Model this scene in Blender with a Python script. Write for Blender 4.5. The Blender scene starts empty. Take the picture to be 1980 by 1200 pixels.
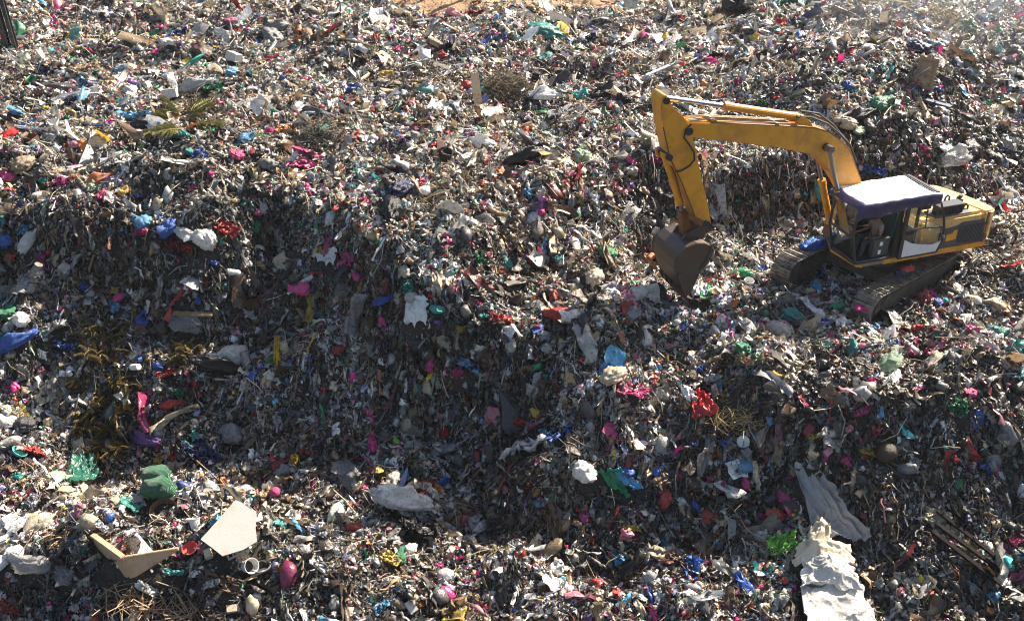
import bpy, bmesh, math, random
import numpy as np
from mathutils import Vector, Matrix

random.seed(7)
RNG = np.random.default_rng(11)
SC = bpy.context.scene
COL = SC.collection
R = math.radians

# ------------------------------------------------------------------ camera
PITCH, FPX, CAMH = R(30), 2000.0, 13.8
cam_d = bpy.data.cameras.new('camera')
cam_d.sensor_width = 36.0
cam_d.lens = 36.0 * FPX / 1980.0
cam_d.clip_end = 8000
cam = bpy.data.objects.new('camera', cam_d)
COL.objects.link(cam)
cam.location = (0, 0, CAMH)
cam.rotation_euler = (R(90) - PITCH, 0, 0)
SC.camera = cam

# ------------------------------------------------------------------ light
SUN_AZ, SUN_EL = R(50), R(39)          # azimuth clockwise from +Y (away from the camera)
world = bpy.data.worlds.new('World')
SC.world = world
world.use_nodes = True
wn = world.node_tree.nodes
sky = wn.new('ShaderNodeTexSky')
sky.sky_type = 'NISHITA'
sky.sun_disc = False
sky.sun_elevation = SUN_EL
sky.sun_rotation = SUN_AZ
sky.dust_density = 2.0
wn['Background'].inputs['Strength'].default_value = 0.066
world.node_tree.links.new(sky.outputs[0], wn['Background'].inputs['Color'])
sl = bpy.data.lights.new('sun', 'SUN')
sl.energy = 5.0
sl.angle = R(0.5)
sl.color = (1.0, 0.885, 0.74)
sun = bpy.data.objects.new('sun', sl)
COL.objects.link(sun)
sdir = Vector((math.sin(SUN_AZ) * math.cos(SUN_EL), math.cos(SUN_AZ) * math.cos(SUN_EL), math.sin(SUN_EL)))
sun.rotation_euler = sdir.to_track_quat('Z', 'Y').to_euler()
SC.view_settings.view_transform = 'Standard'
SC.view_settings.look = 'None'
SC.view_settings.gamma = 1.0
SC.view_settings.exposure = 1.72
SC.cycles.filter_width = 1.1
SC.cycles.max_bounces = 6
SC.cycles.diffuse_bounces = 3
SC.cycles.glossy_bounces = 3
SC.cycles.transparent_max_bounces = 8

# ------------------------------------------------------------------ helpers: camera rays
FW = np.array([0, math.cos(PITCH), -math.sin(PITCH)])
UP = np.array([0, math.sin(PITCH), math.cos(PITCH)])
RT = np.array([1.0, 0, 0])
CP = np.array([0, 0, CAMH])

def ray(px, py):
    return FW + RT * (px - 990) / FPX + UP * (600 - py) / FPX

def project(P):
    v = P - CP
    d = v @ FW
    d = np.where(np.abs(d) < 1e-6, 1e-6, d)
    return 990 + FPX * (v @ RT) / d, 600 - FPX * (v @ UP) / d, d

# ------------------------------------------------------------------ terrain: heights of the heap
PROF = {
 -700: [(-250,3.1),(0,3.1),(250,2.8),(400,2.3),(480,1.2),(560,.3),(700,-1.0),(850,-2.2),(930,-2.4),(1000,-1.9),(1100,-2.1),(1200,-3.3),(1500,-3.8)],
 0:    [(-250,3.2),(0,3.2),(100,3.0),(250,2.8),(380,2.4),(420,2.1),(480,1.2),(560,.3),(640,-.3),(700,-1.0),(780,-1.7),(850,-2.2),(930,-2.4),(1000,-1.8),(1090,-1.9),(1200,-3.2),(1500,-3.8)],
 200:  [(-250,3.2),(0,3.2),(100,3.0),(250,2.85),(340,2.75),(400,2.4),(440,2.0),(500,1.1),(600,.0),(700,-1.0),(800,-1.9),(880,-2.35),(930,-2.4),(990,-1.8),(1080,-1.8),(1130,-2.3),(1200,-3.1),(1500,-3.8)],
 380:  [(-250,3.2),(0,3.2),(100,3.0),(230,2.95),(330,2.8),(400,2.35),(450,2.0),(500,1.6),(540,.6),(640,-.5),(720,-1.3),(830,-2.1),(900,-2.4),(940,-2.35),(990,-1.8),(1080,-1.8),(1150,-2.4),(1200,-3.0),(1500,-3.8)],
 540:  [(-250,3.2),(0,3.2),(100,3.0),(240,2.8),(300,2.7),(370,2.5),(430,1.7),(520,.7),(600,0.0),(700,-.9),(800,-1.8),(880,-2.3),(930,-2.4),(980,-1.95),(1060,-2.0),(1130,-2.5),(1200,-2.9),(1500,-3.8)],
 700:  [(-250,3.2),(0,3.2),(100,3.0),(240,2.75),(310,2.75),(370,2.9),(410,2.75),(470,2.1),(550,1.1),(620,.3),(700,-.6),(790,-1.7),(870,-2.3),(930,-2.4),(980,-2.1),(1060,-2.3),(1200,-2.9),(1500,-3.8)],
 850:  [(-250,3.2),(0,3.2),(100,3.0),(250,2.7),(340,2.6),(420,2.4),(500,1.9),(560,1.4),(620,.9),(690,-.1),(780,-1.4),(870,-2.4),(950,-2.7),(1050,-2.8),(1200,-3.1),(1500,-3.8)],
 970:  [(-250,3.2),(0,3.2),(100,3.0),(250,2.6),(350,2.4),(430,1.9),(500,1.4),(560,.95),(620,.7),(670,.3),(740,-.7),(800,-1.5),(840,-1.7),(880,-1.75),(930,-2.1),(1020,-3.0),(1100,-3.1),(1200,-3.2),(1500,-3.9)],
 1100: [(-250,3.1),(0,3.1),(100,2.9),(250,2.55),(350,2.25),(410,1.5),(480,.85),(560,.6),(640,.55),(700,.3),(770,-.4),(820,-.9),(860,-1.1),(900,-1.35),(960,-2.0),(1060,-3.1),(1110,-3.2),(1200,-3.3),(1500,-3.9)],
 1240: [(-250,3.1),(0,3.1),(100,2.9),(230,2.6),(320,2.35),(360,1.9),(430,.95),(500,.55),(570,.5),(620,.35),(690,.25),(740,.1),(800,-.55),(900,-1.5),(980,-2.2),(1070,-3.1),(1120,-3.2),(1200,-3.3),(1500,-3.9)],
 1400: [(-250,3.1),(0,3.1),(60,3.0),(150,2.9),(250,2.6),(320,2.3),(370,1.5),(450,.3),(500,.15),(560,.25),(620,.1),(700,.1),(760,.0),(830,-.7),(930,-1.7),(1020,-2.6),(1080,-3.1),(1200,-3.3),(1500,-3.9)],
 1560: [(-250,3.2),(0,3.3),(50,3.5),(130,3.6),(220,2.9),(310,2.1),(380,1.1),(450,.2),(520,0),(620,0),(700,.05),(770,-.1),(850,-.9),(960,-2.0),(1060,-2.9),(1120,-3.1),(1200,-3.3),(1500,-3.9)],
 1720: [(-250,3.4),(0,3.7),(50,3.9),(130,3.7),(230,2.85),(320,1.8),(400,.8),(460,.15),(560,0),(700,-.05),(780,-.3),(860,-1.0),(960,-2.05),(1060,-2.85),(1130,-3.1),(1200,-3.3),(1500,-3.9)],
 1980: [(-250,3.3),(0,3.7),(60,3.7),(130,3.1),(220,2.2),(320,1.3),(420,.6),(520,.25),(650,.1),(740,-.15),(850,-.95),(950,-1.85),(1050,-2.65),(1130,-3.0),(1200,-3.3),(1500,-3.9)],
 2700: [(-250,3.3),(0,3.5),(100,3.0),(220,2.2),(320,1.4),(420,.8),(520,.4),(650,.2),(740,-.1),(850,-.95),(950,-1.85),(1050,-2.65),(1200,-3.3),(1500,-3.9)],
}
def smooth_interp(t, xs, ys):
    # monotone-ish cubic (Catmull-Rom with clamped tangents)
    xs = np.asarray(xs, float); ys = np.asarray(ys, float)
    d = np.diff(ys) / np.diff(xs)
    m = np.empty_like(ys); m[0] = d[0]; m[-1] = d[-1]
    m[1:-1] = np.where(d[:-1] * d[1:] > 0, 2 * d[:-1] * d[1:] / (d[:-1] + d[1:] + 1e-12), 0)
    i = np.clip(np.searchsorted(xs, t) - 1, 0, len(xs) - 2)
    h = xs[i + 1] - xs[i]; u = (t - xs[i]) / h
    return ((2*u**3 - 3*u**2 + 1) * ys[i] + (u**3 - 2*u**2 + u) * h * m[i]
            + (-2*u**3 + 3*u**2) * ys[i + 1] + (u**3 - u**2) * h * m[i + 1])

def blur(a, sx, sy):
    for ax, s in ((0, sy), (1, sx)):
        n = max(1, int(3 * s)); k = np.exp(-0.5 * (np.arange(-n, n + 1) / s) ** 2); k /= k.sum()
        pad = [(0, 0), (0, 0)]; pad[ax] = (n, n)
        b = np.pad(a, pad, mode='edge')
        a = np.apply_along_axis(lambda v: np.convolve(v, k, 'valid'), ax, b)
    return a

def vnoise(x, y, seed):
    g = np.random.default_rng(seed).random((64, 64)) * 2 - 1
    xi = np.floor(x).astype(int); yi = np.floor(y).astype(int)
    fx = x - xi; fy = y - yi
    fx = fx*fx*(3-2*fx); fy = fy*fy*(3-2*fy)
    a = g[xi % 64, yi % 64]; b = g[(xi+1) % 64, yi % 64]; c = g[xi % 64, (yi+1) % 64]; d = g[(xi+1) % 64, (yi+1) % 64]
    return (a*(1-fx) + b*fx)*(1-fy) + (c*(1-fx) + d*fx)*fy

GX0, GX1, GY0, GY1, GC = -40.0, 44.0, 8.0, 64.0, 0.1
NX, NY = int((GX1-GX0)/GC)+1, int((GY1-GY0)/GC)+1
def build_height():
    pys = np.arange(-240, 1500, 2.5)
    cols = sorted(PROF)
    Z = np.array([smooth_interp(pys, *zip(*PROF[c])) for c in cols])
    Z = np.where(Z < 0, Z * .88, Z)
    pxs = np.arange(-700, 2701, 5.0)
    ZI = np.array([smooth_interp(pxs, cols, Z[:, j]) for j in range(len(pys))])    # rows: py
    PX, PY = np.meshgrid(pxs, pys)
    dx = (PX - 990) / FPX
    dz = -math.sin(PITCH) + math.cos(PITCH) * (600 - PY) / FPX
    dy = math.cos(PITCH) + math.sin(PITCH) * (600 - PY) / FPX
    t = (ZI - CAMH) / dz
    X = dx * t; Y = dy * t
    # the single points are world positions; grid them
    ix = np.round((X.ravel() - GX0) / GC).astype(int); iy = np.round((Y.ravel() - GY0) / GC).astype(int)
    ok = (ix >= 0) & (ix < NX) & (iy >= 0) & (iy < NY)
    s = np.zeros((NY, NX)); n = np.zeros((NY, NX))
    np.add.at(s, (iy[ok], ix[ok]), ZI.ravel()[ok]); np.add.at(n, (iy[ok], ix[ok]), 1)
    # hierarchical hole filling
    def fill(s, n):
        if s.shape[0] < 4 or s.shape[1] < 4:
            return np.full(s.shape, s.sum() / max(n.sum(), 1e-9))
        h, w = s.shape; h2, w2 = (h+1)//2, (w+1)//2
        sp = np.zeros((h2*2, w2*2)); npd = np.zeros((h2*2, w2*2)); sp[:h, :w] = s; npd[:h, :w] = n
        nn = npd.reshape(h2, 2, w2, 2); ss = sp.reshape(h2, 2, w2, 2)
        n2 = np.minimum(nn.sum((1, 3)), 1); s2 = ss.sum((1, 3)) / np.maximum(nn.sum((1, 3)), 1e-9) * n2
        low = fill(s2, n2)
        yy = np.clip((np.arange(h) - .5) / 2, 0, h2-1.001); xx = np.clip((np.arange(w) - .5) / 2, 0, w2-1.001)
        y0 = yy.astype(int); x0 = xx.astype(int); fy = (yy-y0)[:, None]; fx = (xx-x0)[None]
        y1 = np.minimum(y0+1, h2-1); x1 = np.minimum(x0+1, w2-1)
        up = (low[y0][:, x0]*(1-fx)+low[y0][:, x1]*fx)*(1-fy)+(low[y1][:, x0]*(1-fx)+low[y1][:, x1]*fx)*fy
        return np.where(n > 0, s / np.maximum(n, 1e-9), up)
    z = fill(s, n)
    z = blur(z, 3.0, 3.0)
    gx = np.linspace(GX0, GX1, NX)[None].repeat(NY, 0); gy = np.linspace(GY0, GY1, NY)[:, None].repeat(NX, 1)
    sl_ = np.hypot(*np.gradient(z, GC))
    steep = np.clip(sl_ / 1.0, 0, 1)
    plat = np.exp(-(((gx-9.9)/4.5)**2 + ((gy-25.2)/2.6)**2) ** 2)         # trodden flat round the machine
    k = (1 - 0.75 * plat) * (1 - .45*np.clip((gy-26.5)/3, 0, 1))
    z += k * (.34 * vnoise(gx/3.1+7, gy/2.4, 8) * np.clip((gy-22)/6,.4,1) + .40 * vnoise(gx/2.0, gy/1.7, 1) + .30 * vnoise(gx/1.0+5, gy/.9, 2) + .15 * vnoise(gx/.5, gy/.5+9, 3)
              + .035 * vnoise(gx/.22, gy/.22, 4))
    z += k * steep * (.30 * (np.abs(vnoise(gx/.9, gy/2.2, 5)) - .3) + .16 * (np.abs(vnoise(gx/.42+3, gy/1.5, 6)) - .3))
    return z
HZ = build_height()
HGY, HGX = np.gradient(HZ, GC)

def samp(A, x, y):
    fx = np.clip((np.asarray(x, float) - GX0) / GC, 0, NX-1.001); fy = np.clip((np.asarray(y, float) - GY0) / GC, 0, NY-1.001)
    ix = fx.astype(int); iy = fy.astype(int); fx = fx-ix; fy = fy-iy
    return (A[iy, ix]*(1-fx)+A[iy, ix+1]*fx)*(1-fy)+(A[iy+1, ix]*(1-fx)+A[iy+1, ix+1]*fx)*fy

def height(x, y): return samp(HZ, x, y)
def normal(x, y):
    n = np.stack([-samp(HGX, x, y), -samp(HGY, x, y), np.ones(np.shape(x))], -1)
    return n / np.linalg.norm(n, axis=-1, keepdims=True)

_T = np.linspace(9, 75, 3300)
def at(px, py, dz=0.0):
    """the point of the heap seen at this place"""
    d = ray(px, py)
    P = CP + _T[:, None] * d
    below = P[:, 2] < height(P[:, 0], P[:, 1])
    i = int(np.argmax(below)) if below.any() else len(_T) - 1
    p = P[i].copy()
    p[2] = height(p[0], p[1]) + dz
    return p, _T[i]

# ------------------------------------------------------------------ helpers: objects
def tag(o, label=None, cat=None, group=None, kind=None):
    if label: o['label'] = label
    if cat: o['category'] = cat
    if group: o['group'] = group
    if kind: o['kind'] = kind
    return o

def link(o, parent=None):
    COL.objects.link(o)
    if parent is not None: o.parent = parent
    return o

def empty(name, loc, rz=0):
    o = bpy.data.objects.new(name, None)
    o.location = loc; o.rotation_euler = (0, 0, rz)
    o.empty_display_size = .3
    return link(o)

class MB:
    """collects shapes into one mesh"""
    def __init__(self, M=None): self.v = []; self.f = []; self.M = M or Matrix()
    def add(self, vs, fs):
        b = len(self.v)
        self.v += [tuple(self.M @ Vector(p)) for p in vs]
        self.f += [tuple(b + i for i in f) for f in fs]
        return self
    def box(self, c, s, rot=None):
        m = Matrix.Translation(c) @ (rot.to_4x4() if rot else Matrix())
        vs = [m @ Vector((x*s[0]/2, y*s[1]/2, z*s[2]/2)) for x in (-1, 1) for y in (-1, 1) for z in (-1, 1)]
        return self.add(vs, [(0,1,3,2),(4,6,7,5),(0,4,5,1),(2,3,7,6),(0,2,6,4),(1,5,7,3)])
    def prism(self, prof, m0, m1, axis='y'):
        """profile (r,u) extruded across the machine from m0 to m1"""
        n = len(prof)
        a = [(p[0], m0, p[1]) for p in prof]; b = [(p[0], m1, p[1]) for p in prof]
        if axis == 'z': a = [(p[0], p[1], m0) for p in prof]; b = [(p[0], p[1], m1) for p in prof]
        if axis == 'x': a = [(m0, p[0], p[1]) for p in prof]; b = [(m1, p[0], p[1]) for p in prof]
        fs = [tuple(range(n)), tuple(range(2*n-1, n-1, -1))] + [(i, i+n, (i+1) % n + n, (i+1) % n) for i in range(n)]
        return self.add(a+b, fs)
    def tube(self, pts, r, n=8, cap=True):
        pts = [Vector(p) for p in pts]
        rr = r if isinstance(r, (list, tuple)) else [r]*len(pts)
        vs = []; fs = []
        for i, p in enumerate(pts):
            t = (pts[min(i+1, len(pts)-1)] - pts[max(i-1, 0)]).normalized()
            a = t.cross(Vector((0.13, 0.31, 0.94)))
            if a.length < .05: a = t.cross(Vector((1, 0, 0)))
            a.normalize(); b = t.cross(a)
            vs += [p + (a*math.cos(k*2*math.pi/n) + b*math.sin(k*2*math.pi/n))*rr[i] for k in range(n)]
        for i in range(len(pts)-1):
            fs += [(i*n+k, i*n+(k+1) % n, (i+1)*n+(k+1) % n, (i+1)*n+k) for k in range(n)]
        if cap: fs += [tuple(range(n-1, -1, -1)), tuple((len(pts)-1)*n+k for k in range(n))]
        return self.add(vs, fs)
    def lathe(self, prof, n=16, M2=None):
        M2 = M2 or Matrix()
        vs = [M2 @ Vector((r*math.cos(2*math.pi*k/n), r*math.sin(2*math.pi*k/n), z)) for r, z in prof for k in range(n)]
        fs = [(i*n+k, i*n+(k+1) % n, (i+1)*n+(k+1) % n, (i+1)*n+k) for i in range(len(prof)-1) for k in range(n)]
        return self.add(vs, fs)
    def mesh(self, name, mat, smooth=False, bevel=0):
        me = bpy.data.meshes.new(name)
        me.from_pydata(self.v, [], self.f)
        bm = bmesh.new(); bm.from_mesh(me)
        bmesh.ops.recalc_face_normals(bm, faces=bm.faces)
        if bevel:
            es = [e for e in bm.edges if len(e.link_faces) == 2 and e.calc_face_angle(0) > .5]
            bmesh.ops.bevel(bm, geom=es, offset=bevel, segments=2, affect='EDGES', clamp_overlap=True)
        bm.to_mesh(me); bm.free()
        if smooth: me.polygons.foreach_set('use_smooth', [True]*len(me.polygons))
        me.materials.append(mat)
        return me
    def build(self, name, mat, parent=None, smooth=False, bevel=0):
        return link(bpy.data.objects.new(name, self.mesh(name, mat, smooth, bevel)), parent)

# ------------------------------------------------------------------ materials
def new_mat(name):
    m = bpy.data.materials.new(name); m.use_nodes = True
    nt = m.node_tree
    return m, nt, nt.nodes['Principled BSDF']

def node(nt, t, **kw):
    n = nt.nodes.new(t)
    for k, v in kw.items(): setattr(n, k, v)
    return n

def grime(nt, col_socket, scale=6, dark=(.05,.04,.03), lo=.45, hi=.7, amount=.75, coords='Object'):
    """dirt in blotches of its own shape over a colour"""
    tc = node(nt, 'ShaderNodeTexCoord'); nz = node(nt, 'ShaderNodeTexNoise'); cr = node(nt, 'ShaderNodeValToRGB'); mx = node(nt, 'ShaderNodeMixRGB')
    nz.inputs['Scale'].default_value = scale; nz.inputs['Detail'].default_value = 6; nz.inputs['Roughness'].default_value = .65
    cr.color_ramp.elements[0].position = lo; cr.color_ramp.elements[1].position = hi
    cr.color_ramp.elements[1].color = (amount,)*3 + (1,)
    nt.links.new(tc.outputs[coords], nz.inputs['Vector']); nt.links.new(nz.outputs['Fac'], cr.inputs['Fac'])
    nt.links.new(cr.outputs['Color'], mx.inputs['Fac']); nt.links.new(col_socket, mx.inputs['Color1'])
    mx.inputs['Color2'].default_value = dark + (1,)
    return mx.outputs['Color']

def rgb(nt, c):
    n = node(nt, 'ShaderNodeRGB'); n.outputs[0].default_value = tuple(c) + (1,); return n.outputs[0]

def paint(name, c, rough=.5, metal=0, scale=5, amount=.7, dark=(.06,.045,.03), lo=.5, hi=.75, bump=.15, spec=.5):
    m, nt, p = new_mat(name)
    nt.links.new(grime(nt, rgb(nt, c), scale, dark, lo, hi, amount), p.inputs['Base Color'])
    p.inputs['Roughness'].default_value = rough; p.inputs['Metallic'].default_value = metal
    p.inputs['Specular IOR Level'].default_value = spec
    if bump:
        tc = node(nt, 'ShaderNodeTexCoord'); nz = node(nt, 'ShaderNodeTexNoise'); b = node(nt, 'ShaderNodeBump')
        nz.inputs['Scale'].default_value = 25; nz.inputs['Detail'].default_value = 5; b.inputs['Strength'].default_value = bump; b.inputs['Distance'].default_value = .02
        nt.links.new(tc.outputs['Object'], nz.inputs['Vector']); nt.links.new(nz.outputs['Fac'], b.inputs['Height']); nt.links.new(b.outputs[0], p.inputs['Normal'])
    return m

def film(name, source, transl=.3, rough=.35, gr=.6, scale=9, clear=0.0):
    """thin plastic: colour from an attribute or the object, dirt, some light through"""
    m, nt, p = new_mat(name)
    if source == 'attr':
        a = node(nt, 'ShaderNodeAttribute'); a.attribute_name = 'Col'; c = a.outputs['Color']; co = 'Object'
    else:
        a = node(nt, 'ShaderNodeObjectInfo'); c = a.outputs['Color']; co = 'Object'
    c = grime(nt, c, scale, (.035,.028,.02), .48, .72, gr, co)
    nt.links.new(c, p.inputs['Base Color'])
    p.inputs['Roughness'].default_value = rough
    p.inputs['Specular IOR Level'].default_value = .5
    tc = node(nt, 'ShaderNodeTexCoord'); nz = node(nt, 'ShaderNodeTexNoise'); b = node(nt, 'ShaderNodeBump')
    nz.inputs['Scale'].default_value = 22; nz.inputs['Detail'].default_value = 4
    b.inputs['Strength'].default_value = .6; b.inputs['Distance'].default_value = .03
    nt.links.new(tc.outputs[co], nz.inputs['Vector']); nt.links.new(nz.outputs['Fac'], b.inputs['Height']); nt.links.new(b.outputs[0], p.inputs['Normal'])
    out = nt.nodes['Material Output']; last = p.outputs[0]
    if transl:
        t = node(nt, 'ShaderNodeBsdfTranslucent'); mx = node(nt, 'ShaderNodeMixShader'); mx.inputs[0].default_value = transl
        nt.links.new(c, t.inputs['Color']); nt.links.new(last, mx.inputs[1]); nt.links.new(t.outputs[0], mx.inputs[2]); last = mx.outputs[0]
    if clear:
        t = node(nt, 'ShaderNodeBsdfTransparent'); mx = node(nt, 'ShaderNodeMixShader'); mx.inputs[0].default_value = clear
        nt.links.new(last, mx.inputs[1]); nt.links.new(t.outputs[0], mx.inputs[2]); last = mx.outputs[0]
    nt.links.new(last, out.inputs['Surface'])
    return m

M_SCRAP = film('mixed_litter', 'attr', .20, .36, .8, 11)
M_FILM = film('plastic_film', 'obj', .30, .27, .6, 4)
M_CLOTH = film('sack_cloth', 'obj', .1, .75, .5, 2.2)
M_CLEAR = film('clear_film', 'obj', .2, .2, .35, 5, clear=.42)
M_HARD = film('hard_plastic', 'obj', 0, .4, .4, 6)
M_YEL = paint('machine_yellow', (.66,.285,.018), .45, 0, 2.2, .75, (.16,.08,.03), .46, .80, .3)
M_YELP = paint('pale_yellow_panel', (.60,.38,.13), .45, 0, 2.5, .7, (.16,.10,.05), .48, .8)
M_CREAM = paint('cream_hood', (.72,.65,.50), .35, 0, 3, .6, (.26,.18,.10), .5, .82)
M_BLK = paint('black_steel', (.02,.02,.022), .4, 0, 6, .5, (.06,.05,.035))
M_DGREY = paint('dark_grey_panel', (.055,.055,.06), .5, 0, 5, .4, (.12,.09,.06))
M_MUD = paint('muddy_steel', (.10,.085,.065), .6, .3, 4, .8, (.045,.035,.025), .4, .65, .5)
M_SHOE = paint('worn_track_steel', (.20,.175,.145), .42, .4, 4, .85, (.05,.04,.03), .44, .66, .8)
M_BUCK = paint('bucket_steel', (.085,.07,.058), .5, .45, 3, .8, (.10,.045,.02), .42, .7, .4)
M_CHROME = paint('chrome_rod', (.75,.76,.82), .18, 1.0, 6, .15, (.3,.25,.2), .6, .8, 0)
M_GREYROD = paint('dull_rod', (.25,.25,.27), .3, .8, 6, .4)
M_RUST = paint('rusty_link', (.18,.075,.025), .6, .2, 6, .8, (.04,.03,.02))
M_RUBBER = paint('rubber_hose', (.012,.012,.013), .5, 0, 8, .3)
M_WHITEP = paint('white_door_panel', (.62,.61,.60), .4, 0, 3, .35, (.25,.2,.15), .55, .8)
M_PURPLE = None
M_WOOD = paint('weathered_wood', (.32,.21,.11), .75, 0, 7, .7, (.10,.06,.03), .4, .7, .5)
M_PALEWOOD = paint('pale_wood', (.55,.40,.23), .7, 0, 7, .6, (.2,.12,.06), .45, .7, .4)
M_DARKWOOD = paint('black_wood', (.013,.011,.011), .95, 0, 7, .5, (.03,.026,.022), .45, .7, .5, spec=.05)
M_LOG = paint('bark', (.22,.20,.175), .8, 0, 9, .7, (.07,.055,.04), .4, .65, .8)
M_STRAW = paint('dry_straw', (.30,.22,.09), .65, 0, 9, .6, (.09,.06,.02), .45, .7, 0)
M_GOLD = paint('dry_leaf', (.20,.145,.05), .5, 0, 3, .8, (.055,.045,.018), .4, .65, 0)
M_GREENF = paint('green_frond', (.24,.24,.08), .5, 0, 3, .9, (.34,.28,.14), .4, .7, 0)
M_TWIG = paint('twig', (.27,.19,.11), .8, 0, 9, .7, (.08,.05,.03), .4, .7, .2)
M_BOARD = paint('grey_board', (.36,.35,.32), .6, 0, 3.5, .45, (.30,.2,.11), .52, .75, .2)
M_BEIGE = paint('stained_beige_plastic', (.44,.31,.185), .5, 0, 4, .7, (.24,.14,.06), .45, .75, .2)
M_WHITE = paint('white_plastic', (.80,.79,.76), .45, 0, 4, .35, (.35,.27,.18), .58, .85, .1)
M_CONC = paint('concrete', (.36,.35,.33), .8, 0, 7, .6, (.15,.12,.09), .45, .7, .4)
M_SKIN = paint('skin', (.28,.13,.08), .5, 0, 6, 0)
M_SHIRT = paint('grey_shirt', (.22,.20,.21), .8, 0, 12, .3, (.1,.09,.09), .5, .7, .3)
M_TROU = paint('dark_trousers', (.03,.035,.05), .8, 0, 12, .3)
M_HAIR = paint('hair', (.01,.008,.007), .5, 0, 5, 0)
M_SEAT = paint('seat_vinyl', (.02,.07,.08), .5, 0, 6, .3)
def make_glass():
    m, nt, p = new_mat('tinted_glass')
    nt.nodes.remove(p)
    t = node(nt, 'ShaderNodeBsdfTransparent'); t.inputs[0].default_value = (.80,.86,.78,1)
    g = node(nt, 'ShaderNodeBsdfGlossy'); g.inputs['Roughness'].default_value = .03
    d = node(nt, 'ShaderNodeBsdfDiffuse'); d.inputs[0].default_value = (.35,.34,.28,1)
    fr = node(nt, 'ShaderNodeFresnel'); fr.inputs[0].default_value = 1.5
    tc = node(nt, 'ShaderNodeTexCoord'); nz = node(nt, 'ShaderNodeTexNoise'); nz.inputs['Scale'].default_value = 3; nz.inputs['Detail'].default_value = 5
    cr = node(nt, 'ShaderNodeValToRGB'); cr.color_ramp.elements[0].position = .4; cr.color_ramp.elements[1].position = .8; cr.color_ramp.elements[1].color = (.35,.35,.35,1)
    nt.links.new(tc.outputs['Object'], nz.inputs[0]); nt.links.new(nz.outputs['Fac'], cr.inputs[0])
    m0 = node(nt, 'ShaderNodeMixShader'); m1 = node(nt, 'ShaderNodeMixShader')
    nt.links.new(cr.outputs[0], m0.inputs[0]); nt.links.new(t.outputs[0], m0.inputs[1]); nt.links.new(d.outputs[0], m0.inputs[2])
    nt.links.new(fr.outputs[0], m1.inputs[0]); nt.links.new(m0.outputs[0], m1.inputs[1]); nt.links.new(g.outputs[0], m1.inputs[2])
    nt.links.new(m1.outputs[0], nt.nodes['Material Output'].inputs['Surface'])
    return m
M_GLASS = make_glass()

def make_ground():
    m, nt, p = new_mat('heap_soil')
    tc = node(nt, 'ShaderNodeTexCoord')
    n1 = node(nt, 'ShaderNodeTexNoise'); n1.inputs['Scale'].default_value = 3.0; n1.inputs['Detail'].default_value = 8; n1.inputs['Roughness'].default_value = .7
    cr = node(nt, 'ShaderNodeValToRGB'); e = cr.color_ramp.elements
    e[0].position = .35; e[0].color = (.008,.007,.006,1); e[1].position = .8; e[1].color = (.06,.045,.03,1)
    nt.links.new(tc.outputs['Object'], n1.inputs[0]); nt.links.new(n1.outputs['Fac'], cr.inputs[0])
    # the bare brown dirt beyond the heap
    sx = node(nt, 'ShaderNodeSeparateXYZ'); nt.links.new(tc.outputs['Object'], sx.inputs[0])
    n2 = node(nt, 'ShaderNodeTexNoise'); n2.inputs['Scale'].default_value = .35; nt.links.new(tc.outputs['Object'], n2.inputs[0])
    ad = node(nt, 'ShaderNodeMath', operation='MULTIPLY_ADD'); ad.inputs[1].default_value = 5; nt.links.new(n2.outputs['Fac'], ad.inputs[0]); nt.links.new(sx.outputs['Y'], ad.inputs[2])
    mr = node(nt, 'ShaderNodeMapRange'); mr.inputs['From Min'].default_value = 43.5; mr.inputs['From Max'].default_value = 46.5; nt.links.new(ad.outputs[0], mr.inputs['Value'])
    n3 = node(nt, 'ShaderNodeTexNoise'); n3.inputs['Scale'].default_value = 1.3; n3.inputs['Detail'].default_value = 8; nt.links.new(tc.outputs['Object'], n3.inputs[0])
    c2 = node(nt, 'ShaderNodeValToRGB'); f = c2.color_ramp.elements; f[0].position = .3; f[0].color = (.20,.11,.05,1); f[1].position = .7; f[1].color = (.42,.27,.14,1)
    nt.links.new(n3.outputs['Fac'], c2.inputs[0])
    mx = node(nt, 'ShaderNodeMixRGB'); nt.links.new(mr.outputs[0], mx.inputs[0]); nt.links.new(cr.outputs[0], mx.inputs[1]); nt.links.new(c2.outputs[0], mx.inputs[2])
    nt.links.new(mx.outputs[0], p.inputs['Base Color']); p.inputs['Roughness'].default_value = .85
    b = node(nt, 'ShaderNodeBump'); b.inputs['Strength'].default_value = .8; b.inputs['Distance'].default_value = .08
    n4 = node(nt, 'ShaderNodeTexNoise'); n4.inputs['Scale'].default_value = 9; n4.inputs['Detail'].default_value = 8; nt.links.new(tc.outputs['Object'], n4.inputs[0])
    nt.links.new(n4.outputs['Fac'], b.inputs['Height']); nt.links.new(b.outputs[0], p.inputs['Normal'])
    return m

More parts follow.
